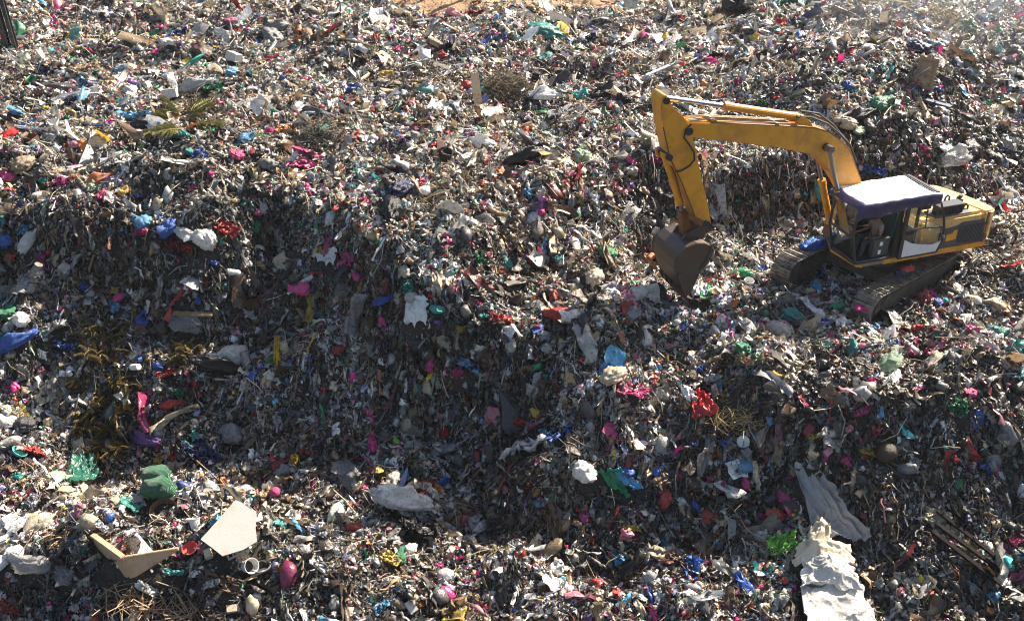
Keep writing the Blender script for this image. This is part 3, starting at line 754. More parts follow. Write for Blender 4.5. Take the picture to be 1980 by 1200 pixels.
# arm
bm_ = EX()
bm_.prism([(-4.90,5.10),(-4.86,5.27),(-4.75,5.30),(-4.18,5.22),(-2.39,4.93),(-1.5,4.78),(-1.2,4.72),(-.95,4.64),(-.70,4.53),(-.48,4.39),(-.25,4.2),(-.02,3.98),(.12,3.78),(.22,3.58),(.36,3.34),(.52,3.06),(1.22,1.72),(1.2,1.56),(1.02,1.48),(.86,1.54),(-.13,3.00),(-.35,3.27),(-.59,3.52),(-.75,3.70),(-.94,3.88),(-1.12,3.99),(-1.35,4.07),(-2.07,4.30),(-3.49,4.64),(-4.62,4.90),(-4.80,4.96)], 1.13, 1.59)
boom = bm_.build('boom', M_YEL, exc, bevel=.014)
fl = EX()
fl.tube([(-4.2,1.15,5.235),(-2.39,1.15,4.945),(-1.2,1.15,4.735),(-.70,1.15,4.545),(-.25,1.15,4.215),(0,1.15,3.985),(.22,1.15,3.60),(.52,1.15,3.08)], .018, 5)
fl.tube([(-4.2,1.57,5.235),(-2.39,1.57,4.945),(-1.2,1.57,4.735),(-.70,1.57,4.545),(-.25,1.57,4.215),(0,1.57,3.985),(.22,1.57,3.60),(.52,1.57,3.08)], .018, 5)
fl.build('weld_seam', M_RUST, boom)
for r_, u_, k_ in ((-4.81,5.10,.10), (-.78,4.18,.10)):
    pn = EX(); pn.lathe([(0,-.30),(k_,-.30),(k_,.30),(0,.30)], 14, Matrix.Translation((r_,1.36,u_)) @ Matrix.Rotation(R(90),4,'X'))
    pn.build('pin', M_BLK, boom)
br = EX(); br.prism([(-1.75,4.86),(-1.2,4.74),(-1.42,5.02),(-1.6,5.08)], 1.2, 1.26); br.prism([(-1.75,4.86),(-1.2,4.74),(-1.42,5.02),(-1.6,5.08)], 1.46, 1.52); br.build('cylinder_bracket', M_YEL, boom)
pp = EX()
for m_ in (1.2, 1.30, 1.42, 1.52):
    pp.tube([(-4.75,m_,5.32),(-4.2,m_,5.30),(-3.9,m_,5.25),(-2.4,m_,5.0),(-1.9,m_,4.91)], .017, 6)
pp.box((-4.1,1.36,5.255), (.08,.46,.08), Matrix.Rotation(R(9),3,'Y')); pp.box((-2.3,1.36,4.955), (.08,.46,.07), Matrix.Rotation(R(9),3,'Y'))
pp.build('hydraulic_pipes', paint('pipe_steel', (.32,.24,.15), .35, .6), boom)
hs = EX()
hs.tube([(-1.7,1.24,5.05),(-1.3,1.22,5.0),(-.8,1.2,4.78),(-.4,1.2,4.48),(.02,1.2,4.1),(.3,1.2,3.6)], .032, 7)
hs.tube([(-1.7,1.48,5.08),(-1.25,1.46,5.04),(-.75,1.44,4.82),(-.3,1.44,4.46),(.08,1.44,4.1),(.36,1.44,3.6)], .032, 7)
hs.tube([(-1.55,1.36,5.15),(-1.0,1.34,5.02),(-.5,1.34,4.66),(0,1.34,4.16)], .03, 7)
hs.build('hydraulic_hose', M_RUBBER, boom)
sk = EX()
sk.prism([(-5.60,5.75),(-5.63,6.00),(-5.55,6.08),(-5.44,6.04),(-5.33,5.80),(-5.08,5.57),(-4.88,5.36),(-4.70,4.96),(-4.58,4.64),(-4.39,4.02),(-4.10,3.11),(-3.93,2.53),(-4.02,2.42),(-4.20,2.44),(-4.41,2.79),(-4.88,3.80),(-5.27,4.50),(-5.50,5.28)], 1.09, 1.63)
stick = sk.build('stick', M_YEL, exc, bevel=.016)
fw2 = EX(); fw2.tube([(-5.50,1.11,5.28),(-5.27,1.11,4.50),(-4.88,1.11,3.80),(-4.41,1.11,2.79)], .016, 5); fw2.tube([(-5.6,1.11,5.75),(-5.3,1.11,5.72),(-5.08,1.11,5.57)], .012, 5); fw2.build('weld_seam', M_RUST, stick)
for m_ in (1.12, 1.54):
    er = EX(); er.prism([(-5.27,4.5),(-5.45,4.62),(-5.40,4.40),(-5.15,4.22)], m_, m_+.06)
    er.build('cylinder_ear', M_YEL, stick)
for r_, u_, k_ in ((-5.49,5.94,.085), (-5.29,4.5,.08), (-4.08,2.56,.09)):
    pn = EX(); pn.lathe([(0,-.32),(k_,-.32),(k_,.32),(0,.32)], 14, Matrix.Translation((r_,1.36,u_)) @ Matrix.Rotation(R(90),4,'X'))
    pn.build('pin', M_BLK, stick)
hz = EX(); hz.tube([(-4.78,1.07,5.28),(-4.93,1.05,5.16),(-4.96,1.04,4.98),(-4.80,1.03,4.78),(-4.66,1.03,4.58),(-4.62,1.03,4.38),(-4.74,1.04,4.22),(-4.95,1.05,4.12),(-5.1,1.06,4.12)], .024, 8); hz.build('hydraulic_hose', M_RUBBER, stick)
def cyl(name, a, b, c, m_, rb, rr, mrod=M_CHROME):
    q = EX(); A, B, Cc = (a[0],m_,a[1]), (b[0],m_,b[1]), (c[0],m_,c[1])
    q.tube([B, Cc], rb, 14); d_ = Vector(Cc)-Vector(B); dn = d_.normalized()
    q.tube([Vector(B)-dn*.02, Vector(B)+dn*.16], rb*1.16, 14); q.tube([Vector(Cc)-dn*.14, Vector(Cc)+dn*.06], rb*1.1, 14)
    o = q.build(name, M_YEL, exc, smooth=False)
    q = EX(); q.tube([A, B], rr, 12); q.lathe([(0,-.13),(rr*1.7,-.13),(rr*1.7,.13),(0,.13)], 12, Matrix.Translation(A) @ Matrix.Rotation(R(90),4,'X')); q.build('piston_rod', mrod, o)
    return o
cyl('stick_cylinder', (-5.46,5.93), (-3.76,5.53), (-1.56,4.99), 1.36, .098, .058)
bc = cyl('bucket_cylinder', (-4.60,2.78), (-4.74,3.10), (-5.29,4.50), 1.36, .088, .05, M_GREYROD)
pt = EX(); pt.tube([(-5.18,1.24,4.3),(-4.98,1.24,3.9),(-4.70,1.26,3.15)], .016, 6); pt.build('oil_pipe', M_RUST, bc)
cyl('boom_cylinder', (-.78,4.18), (-.28,2.95), (.24,1.55), .99, .095, .055, M_GREYROD)
cyl('boom_cylinder', (-.78,4.18), (-.28,2.95), (.24,1.55), 1.73, .095, .055, M_GREYROD)
bt = EX(); bt.box((.35,1.36,1.42), (.5,1.0,.36)); bt.build('boom_mount', M_RUST, exc, bevel=.03)
for m_ in (1.02, 1.64):
    l = EX(); l.prism([(-4.70,2.86),(-4.58,2.90),(-4.18,2.66),(-4.22,2.54),(-4.34,2.56)], m_, m_+.06); l.build('link_arm', M_RUST, exc, bevel=.01)
l = EX(); l.prism([(-4.72,2.86),(-4.54,2.88),(-4.40,2.28),(-4.60,2.16)], 1.2, 1.52); l.build('bucket_link', M_RUST, exc, bevel=.02)
# bucket
bk = EX()
side = [(-4.04,1.97),(-4.12,2.10),(-4.28,2.20),(-4.50,2.24),(-4.80,2.17),(-5.02,2.02),(-5.10,1.82),(-5.06,1.55),(-4.95,1.24),(-4.80,.90),(-4.70,.72),(-4.56,.80),(-4.44,1.10),(-4.31,1.44),(-4.12,1.66)]
for m_ in (.70, 1.93): bk.prism(side, m_, m_+.04)
wrap = side[1:11]
inner = [(r_+(.05 if r_ < -4.6 else .02), u_-.05) for r_, u_ in wrap]
bk.prism(wrap + inner[::-1], .74, 1.93)
for m_ in (1.08, 1.56): bk.prism([(-4.75,2.15),(-4.62,2.36),(-4.45,2.42),(-4.02,2.62),(-3.96,2.45),(-4.12,2.12)], m_, m_+.07)
for m_ in (.70,1.93): bk.prism([(-4.12,2.12),(-4.02,1.97),(-4.14,1.62),(-4.34,1.42),(-4.40,1.50),(-4.2,1.74),(-4.14,1.98)], m_-.03, m_+.07)
bucket = bk.build('bucket', M_BUCK, exc, bevel=.008)
for m_ in (.80,1.06,1.33,1.60,1.86):
    tt = EX(); tt.prism([(-4.84,.98),(-4.70,.86),(-4.58,.60),(-4.62,.56),(-4.80,.74),(-4.90,.96)], m_-.05, m_+.05); tt.build('tooth', M_BUCK, bucket)
for m_ in (.69, 1.93):
    tt = EX(); tt.prism([(-5.02,1.45),(-4.9,1.48),(-4.68,.95),(-4.8,.9)], m_-.025, m_); tt.build('wear_plate', M_BUCK, bucket)

# tarpaulin over the cab roof
def tarp():
    rs = np.linspace(-.42, 2.18, 53); path = []
    for q in np.linspace(1, 0, 8)[:-1]: path.append((-.115 - .02*math.sin(q*3), 2.985 - q))   # near skirt, q scaled below
    for q in np.linspace(0, 1, 18): path.append((-.09 + q*1.28, 2.995))
    for q in np.linspace(0, 1, 5)[1:]: path.append((1.21, 2.985 - .12*q))
    V = []; nv = len(path)
    rng = np.random.default_rng(3); ph = rng.random(8)*6.28
    for r_ in rs:
        sk_ = .37 + .05*math.sin(r_*2.6+1) + .012*math.sin(r_*7.7+ph[0]) - .10*max(0, (r_-1.1))
        if r_ > 1.7: droop = .10*(r_-1.7)**1.5
        else: droop = 0
        if r_ < -.25: droop += .12*((-.25-r_)/.17)
        for k, (m_, u_) in enumerate(path):
            q = 2.985-u_
            if k < 7: u2 = 2.985 - q*sk_; m2 = m_ - .02*q*math.sin(r_*4+ph[1]) - .012*q*math.sin(r_*11+ph[2])
            else: u2 = u_ + .006*math.sin(r_*6+m_*5+ph[3]) + .005*math.sin(r_*13-m_*9+ph[4]) - .015*math.exp(-((m_-.5)/.3)**2); m2 = m_
            V.append((r_, m2, u2 - droop))
    F = [(i*nv+k, i*nv+k+1, (i+1)*nv+k+1, (i+1)*nv+k) for i in range(len(rs)-1) for k in range(nv-1)]
    m, nt, p_ = new_mat('faded_glare_tarpaulin')
    tc = node(nt, 'ShaderNodeTexCoord'); sx = node(nt, 'ShaderNodeSeparateXYZ'); nt.links.new(tc.outputs['Object'], sx.inputs[0])
    # glare and fading painted white across the middle, purple left along its hems
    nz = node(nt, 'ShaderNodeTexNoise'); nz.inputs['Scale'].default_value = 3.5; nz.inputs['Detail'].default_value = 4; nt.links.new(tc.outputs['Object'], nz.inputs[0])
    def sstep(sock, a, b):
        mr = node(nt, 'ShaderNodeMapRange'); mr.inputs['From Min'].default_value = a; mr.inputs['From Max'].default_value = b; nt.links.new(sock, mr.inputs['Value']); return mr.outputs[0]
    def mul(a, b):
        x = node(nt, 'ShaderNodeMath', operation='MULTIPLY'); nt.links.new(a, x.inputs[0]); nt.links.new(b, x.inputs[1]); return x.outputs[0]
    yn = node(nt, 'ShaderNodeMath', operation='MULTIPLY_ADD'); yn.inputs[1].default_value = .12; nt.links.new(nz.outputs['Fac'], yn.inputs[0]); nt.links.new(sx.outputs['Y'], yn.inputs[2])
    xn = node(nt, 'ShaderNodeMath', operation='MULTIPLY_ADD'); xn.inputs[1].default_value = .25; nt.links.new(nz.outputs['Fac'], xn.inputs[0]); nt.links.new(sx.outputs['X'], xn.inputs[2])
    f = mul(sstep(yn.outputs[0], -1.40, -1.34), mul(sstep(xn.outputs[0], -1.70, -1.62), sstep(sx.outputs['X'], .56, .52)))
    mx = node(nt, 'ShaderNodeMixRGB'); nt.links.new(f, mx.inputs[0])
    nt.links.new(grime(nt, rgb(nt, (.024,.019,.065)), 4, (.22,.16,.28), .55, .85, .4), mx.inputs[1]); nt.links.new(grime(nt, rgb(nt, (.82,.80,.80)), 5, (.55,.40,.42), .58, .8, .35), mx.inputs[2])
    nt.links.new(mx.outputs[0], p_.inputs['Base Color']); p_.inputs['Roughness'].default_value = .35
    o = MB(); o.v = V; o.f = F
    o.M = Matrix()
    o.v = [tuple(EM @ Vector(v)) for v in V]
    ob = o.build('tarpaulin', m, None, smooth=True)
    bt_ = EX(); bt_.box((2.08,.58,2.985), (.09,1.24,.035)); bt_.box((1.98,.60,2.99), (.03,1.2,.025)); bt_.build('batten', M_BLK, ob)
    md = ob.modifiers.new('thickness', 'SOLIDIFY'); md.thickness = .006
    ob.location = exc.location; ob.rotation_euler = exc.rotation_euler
    tag(ob, 'purple tarpaulin with faded top and painted white glare draped over the excavator cab roof', 'tarpaulin')
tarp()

# the operator
def skin_obj(name, verts, edges, radii, mat, parent=None, root=0, sub=2):
    me = bpy.data.meshes.new(name); me.from_pydata(verts, edges, []); me.materials.append(mat)
    o = link(bpy.data.objects.new(name, me), parent)
    o.modifiers.new('skin', 'SKIN')
    sv = me.skin_vertices[0].data if me.skin_vertices else None
    if sv is None:
        bm = bmesh.new(); bm.from_mesh(me); bm.verts.layers.skin.verify(); bm.to_mesh(me); bm.free(); sv = me.skin_vertices[0].data
    for i, r_ in enumerate(radii): sv[i].radius = (r_, r_) if not isinstance(r_, tuple) else r_; sv[i].use_root = (i == root)
    s = o.modifiers.new('smooth', 'SUBSURF'); s.levels = sub; s.render_levels = sub
    return o
def operator():
    cx, cy, cz = .82, .50, 1.66
    P = {'pel':(0,0,0,(.13,.11)),'bel':(-.02,0,.17,(.13,.11)),'che':(-.03,0,.36,(.16,.12)),'nec':(-.06,0,.53,.058),'hb':(-.09,0,.62,.085),'ht':(-.10,0,.72,.095),'hc':(-.09,0,.80,.06),'nose':(-.205,0,.655,.017)}
    E = [('pel','bel'),('bel','che'),('che','nec'),('nec','hb'),('hb','ht'),('ht','hc'),('hb','nose')]
    for s, n in ((-1,'n'),(1,'f')):
        P.update({'sh'+n:(-.04,s*.19,.43,.065),'el'+n:(-.10,s*.25,.17,.047),'wr'+n:(-.36,s*.22,.13,.032),'pa'+n:(-.43,s*.21,.14,.035),
                  'hi'+n:(-.04,s*.10,-.04,.095),'kn'+n:(-.45,s*.13,.02,.066),'an'+n:(-.52,s*.13,-.42,.042),'to'+n:(-.68,s*.14,-.47,.035)})
        E += [('che','sh'+n),('sh'+n,'el'+n),('el'+n,'wr'+n),('wr'+n,'pa'+n),('pel','hi'+n),('hi'+n,'kn'+n),('kn'+n,'an'+n),('an'+n,'to'+n)]
        for k in range(4):
            P['f%d%s' % (k, n)] = (-.50, s*.21+(k-1.5)*.019, .135, .009); P['g%d%s' % (k, n)] = (-.515-.004*k, s*.21+(k-1.5)*.019, .10, .008)
            E += [('pa'+n, 'f%d%s' % (k, n)), ('f%d%s' % (k, n), 'g%d%s' % (k, n))]
        P['th'+n] = (-.44, s*.21-s*.045, .12, .010); E.append(('pa'+n, 'th'+n))
    ks = list(P)
    w = lambda k: tuple(np.array(P[k][:3]))
    o = skin_obj('person', [w(k) for k in ks], [(ks.index(a), ks.index(b)) for a, b in E], [P[k][3] for k in ks], M_SKIN, None, 0)
    q = exw(cx, cy, cz); o.location = q; o.rotation_euler = (0, 0, EYAW)
    tag(o, 'excavator operator in grey shirt and dark trousers sitting in the open cab', 'person')
    g = lambda names, k, add: ([w(n) for n in names], [tuple(x+add for x in (P[n][3] if isinstance(P[n][3], tuple) else (P[n][3],)*2)) for n in names])
    nm = ['bel','che','shn','eln','shf','elf','pel']; v, r_ = g(nm, 0, .016)
    for i, n in enumerate(nm):      # short sleeves stop above the elbow
        if n in ('eln','elf'): a = np.array(v[nm.index('sh'+n[-1])]); v[i] = tuple(a + (np.array(v[i])-a)*.62)
    skin_obj('shirt', v, [(0,1),(1,2),(2,3),(1,4),(4,5),(0,6)], r_, M_SHIRT, o, 0)
    nm = ['pel','hin','knn','ann','hif','knf','anf']; v, r_ = g(nm, 0, .015)
    skin_obj('trousers', v, [(0,1),(1,2),(2,3),(0,4),(4,5),(5,6)], r_, M_TROU, o, 0)
    skin_obj('hair', [(-.06,0,.70),(-.075,0,.80)], [(0,1)], [.098,.075], M_HAIR, o, 0)
    for s in (-1, 1):
        skin_obj('shoe', [(-.50,s*.13,-.45),(-.70,s*.14,-.48)], [(0,1)], [.05,.042], M_BLK, o, 0)
operator()

# ------------------------------------------------------------------ single pieces of rubbish that can be told apart
_q = np.random.default_rng(21)
def mesh_from(name, V, F, mat, smooth=False):
    me = bpy.data.meshes.new(name); fill_mesh(me, V, F); me.materials.append(mat)
    if smooth: me.polygons.foreach_set('use_smooth', np.ones(len(F), bool))
    return me
ME_BAG = [mesh_from('plastic_bag', *shape_bag(_q, 4, True, _q.uniform(1, 1.35)), M_FILM) for k in range(9)]
ME_BAG += [mesh_from('plastic_bag', *shape_crumple(_q, 18), M_FILM) for k in range(7)]
ME_LUMP = [mesh_from('plastic_bag', *shape_bag(_q, 4, False, _q.uniform(1, 1.5)), M_FILM) for k in range(9)]
ME_SACK = [mesh_from('plastic_sack', *shape_bag(_q, 4, k % 2 == 0, 2.2), M_FILM) for k in range(5)]
ME_CLEAR = [mesh_from('clear_bag', *shape_bag(_q, 4, True, 1.5), M_CLEAR) for k in range(4)]
def big_sheet(rng, n=15):
    P, F = shape_sheet(rng, n, rng.uniform(1, 1.5))
    P[:, 2] += crinkle(P, rng, 5, .18, 5)
    return P, F
ME_SHEET = [mesh_from('plastic_sheet', *big_sheet(_q), M_FILM) for k in range(8)]
def ribbon(rng, n=22):
    t = np.linspace(0, 1, n); P = []
    cx = np.cumsum(rng.normal(scale=.035, size=n)); cz = .09*np.sin(t*9+rng.random()*6)
    for i in range(n):
        w = .13*(.7+.5*math.sin(t[i]*7+rng.random())) + .03
        P += [(t[i]*2-1, cx[i]-w, cz[i]+.04*rng.normal()), (t[i]*2-1, cx[i]-w*.3, cz[i]+.10), (t[i]*2-1, cx[i]+w*.4, cz[i]-.03), (t[i]*2-1, cx[i]+w, cz[i]+.05*rng.normal())]
    F = []
    for i in range(n-1):
        for k in range(3): a = i*4+k; F += [(a, a+1, a+5), (a, a+5, a+4)]
    return np.array(P), np.array(F)
ME_RIB = [mesh_from('cloth_strip', *ribbon(_q), M_FILM) for k in range(6)]
def lathe_mesh(name, prof, mat, n=24):
    m = MB(); m.lathe(prof, n); return m.mesh(name, mat, smooth=False)
ME_BOTTLE = lathe_mesh('plastic_bottle', [(0,-1),(.36,-1),(.40,-.92),(.40,-.2),(.37,-.1),(.40,0),(.40,.42),(.30,.62),(.13,.76),(.12,.84),(.15,.85),(.15,.98),(0,.98)], M_HARD)
ME_CUP = lathe_mesh('cup', [(0,-.6),(.48,-.6),(.64,.6),(.68,.6),(.68,.55),(.62,.56),(.46,-.52),(0,-.52)], M_HARD)
ME_BOWL = lathe_mesh('bowl', [(0,-.3),(.5,-.3),(.85,0),(1,.34),(1.06,.34),(1.05,.28),(.88,-.06),(.52,-.38),(0,-.38)], M_HARD, 30)
ME_LID = lathe_mesh('round_lid', [(0,.06),(.7,.05),(.78,.12),(.95,.12),(1,.02),(1,-.1),(.95,-.1),(.92,0),(0,-.02)], M_HARD, 28)
def rough_box(name, s, mat, rng, open_top=True, wall=.05):
    m = MB()
    x, y, z = s
    m.box((0,0,-z/2), (x,y,wall)); m.box((-x/2,0,0), (wall,y,z)); m.box((x/2,0,0), (wall,y*.99,z*.98)); m.box((0,-y/2,0), (x,wall,z*.97)); m.box((0,y/2,0), (x,wall,z*.99))
    if open_top:
        m.box((-x*.55,0,z*.62), (wall*.5,y*.92,z*.4), Matrix.Rotation(-.9,3,'Y')); m.box((0,-y*.6,z*.56), (x*.9,wall*.5,z*.35), Matrix.Rotation(1.0,3,'X'))
    else: m.box((0,0,z/2), (x*1.01,y*1.01,wall))
    m.v = [tuple(np.array(v)+rng.normal(scale=.025, size=3)) for v in m.v]
    return m.mesh(name, mat)
ME_BOX = rough_box('box', (1.5,1.1,.8), M_HARD, _q)
ME_CLOSED = rough_box('box', (1.4,1.0,.8), M_HARD, _q, False)
def crate(name):
    m = MB()
    for k in range(6): m.box((-.85+k*.34,-.6,0), (.08,.05,.8)); m.box((-.85+k*.34,.6,0), (.08,.05,.8))
    for k in range(4): m.box((-.9,-.55+k*.36,0), (.05,.08,.8)); m.box((.9,-.55+k*.36,0), (.05,.08,.8))
    for z in (-.4,0,.4):
        m.box((0,-.62,z), (1.86,.05,.1)); m.box((0,.62,z), (1.86,.05,.1)); m.box((-.92,0,z), (.05,1.28,.1)); m.box((.92,0,z), (.05,1.28,.1))
    for k in range(9): m.box((-.8+k*.2,0,-.42), (.08,1.2,.04))
    for k in range(5): m.box((0,-.5+k*.25,-.42), (1.8,.06,.05))
    return m.mesh(name, M_HARD)
ME_CRATE = crate('crate')

def blob(name, V, F, mat): return mesh_from(name, V, F, mat, True)
def soft(rng, sub=4, a=.10):
    V, F = ico(sub); return V * (1 + crinkle(V, rng, 5, a, 2))[:, None], F
ME_BALL = blob('ball', *soft(_q, 4, .05), M_FILM)

LAND = {      # things everything else is described from: where they are in the photograph
 'the black post': (22,50), 'the green palm fronds': (350,245), 'the upright wooden plank': (924,182), 'the brown straw heap': (980,160),
 'the teal mattress': (1048,72), 'the large black sack at the far edge': (1420,22), 'the brown door panel': (1783,155), 'the grey upright log': (65,555),
 'the shiny red bag': (361,488), 'the blue crate': (279,622), 'the dry golden brush': (225,720), 'the draped white sheet': (805,620),
 'the digging bucket': (1325,520), 'the excavator cab': (1690,430), 'the excavator tracks': (1720,570), 'the large teal net bag': (1534,625),
 'the crumpled red sheet': (1360,795), 'the cream double bag': (1187,735), 'the large green jar': (1850,795), 'the brown muddy ball': (1706,880),
 'the large clear plastic sheet': (1605,990), 'the heap of white cloth sacks': (1600,1120), 'the black pallet': (1880,1060), 'the broken beige trough': (255,1090),
 'the flat grey board': (445,1020), 'the green net bundle': (308,955), 'the long white sack': (762,984), 'the curved grey hose': (588,535),
 'the excavator boom': (1480,265), 'the purple bag': (286,856), 'the turquoise bowl': (37,881), 'the green tarpaulin': (1200,945),
}
USED = set()
def where(px, py, head, k=0):
    ds = sorted((math.hypot(px-x, py-y), n) for n, (x, y) in LAND.items())
    for d, n in ds[:6]:
        if d < 14: continue
        x, y = LAND[n]; dx, dy = px-x, py-y
        if abs(dx) > 2.2*abs(dy): side = 'left of' if dx < 0 else 'right of'
        elif abs(dy) > 2.2*abs(dx): side = 'above' if dy < 0 else 'below'
        else: side = ('above and ' if dy < 0 else 'below and ') + ('left of' if dx < 0 else 'right of')
        pre = ['close', 'a little way', 'some way', 'far'][0 if d < 70 else 1 if d < 150 else 2 if d < 280 else 3]
        l = f'{head} {pre} {side} {n}'
        if l not in USED and len(l.split()) <= 16:
            USED.add(l); return l
    l = f'{head} farther from {ds[0][1]} than its lookalike'; USED.add(l); return l

GROUPS = {'plastic_bag': 'plastic bags lying in the rubbish', 'plastic_sack': 'long plastic sacks lying in the rubbish', 'plastic_sheet': 'crumpled sheets lying in the rubbish',
          'cloth_strip': 'strips of cloth and plastic hanging on the heap', 'plastic_bottle': 'plastic bottles in the rubbish', 'box': 'boxes in the rubbish', 'clear_bag': 'clear plastic bags in the rubbish'}
KIND = {'bag': ('plastic_bag', 'plastic bag', 'bag'), 'lump': ('plastic_bag', 'lumpy plastic bag', 'bag'), 'sack': ('plastic_sack', 'long sack', 'sack'), 'clear': ('clear_bag', 'clear plastic bag', 'bag'),
        'sheet': ('plastic_sheet', 'crumpled sheet', 'sheet'), 'strip': ('cloth_strip', 'hanging strip', 'strip'), 'bottle': ('plastic_bottle', 'plastic bottle', 'bottle'), 'box': ('box', 'open box', 'box'),
        'case': ('box', 'closed box', 'box'), 'lid': ('round_lid', 'round lid', 'lid'), 'cup': ('cup', 'plastic cup', 'cup'), 'bowl': ('bowl', 'plastic bowl', 'bowl'), 'ball': ('ball', 'round ball', 'ball'), 'crate': ('crate', 'plastic crate', 'crate')}
MESHES = {'bag': ME_BAG, 'lump': ME_LUMP, 'sack': ME_SACK, 'clear': ME_CLEAR, 'sheet': ME_SHEET, 'strip': ME_RIB, 'bottle': [ME_BOTTLE], 'box': [ME_BOX], 'case': [ME_CLOSED],
          'lid': [ME_LID], 'cup': [ME_CUP], 'bowl': [ME_BOWL], 'ball': [ME_BALL], 'crate': [ME_CRATE]}
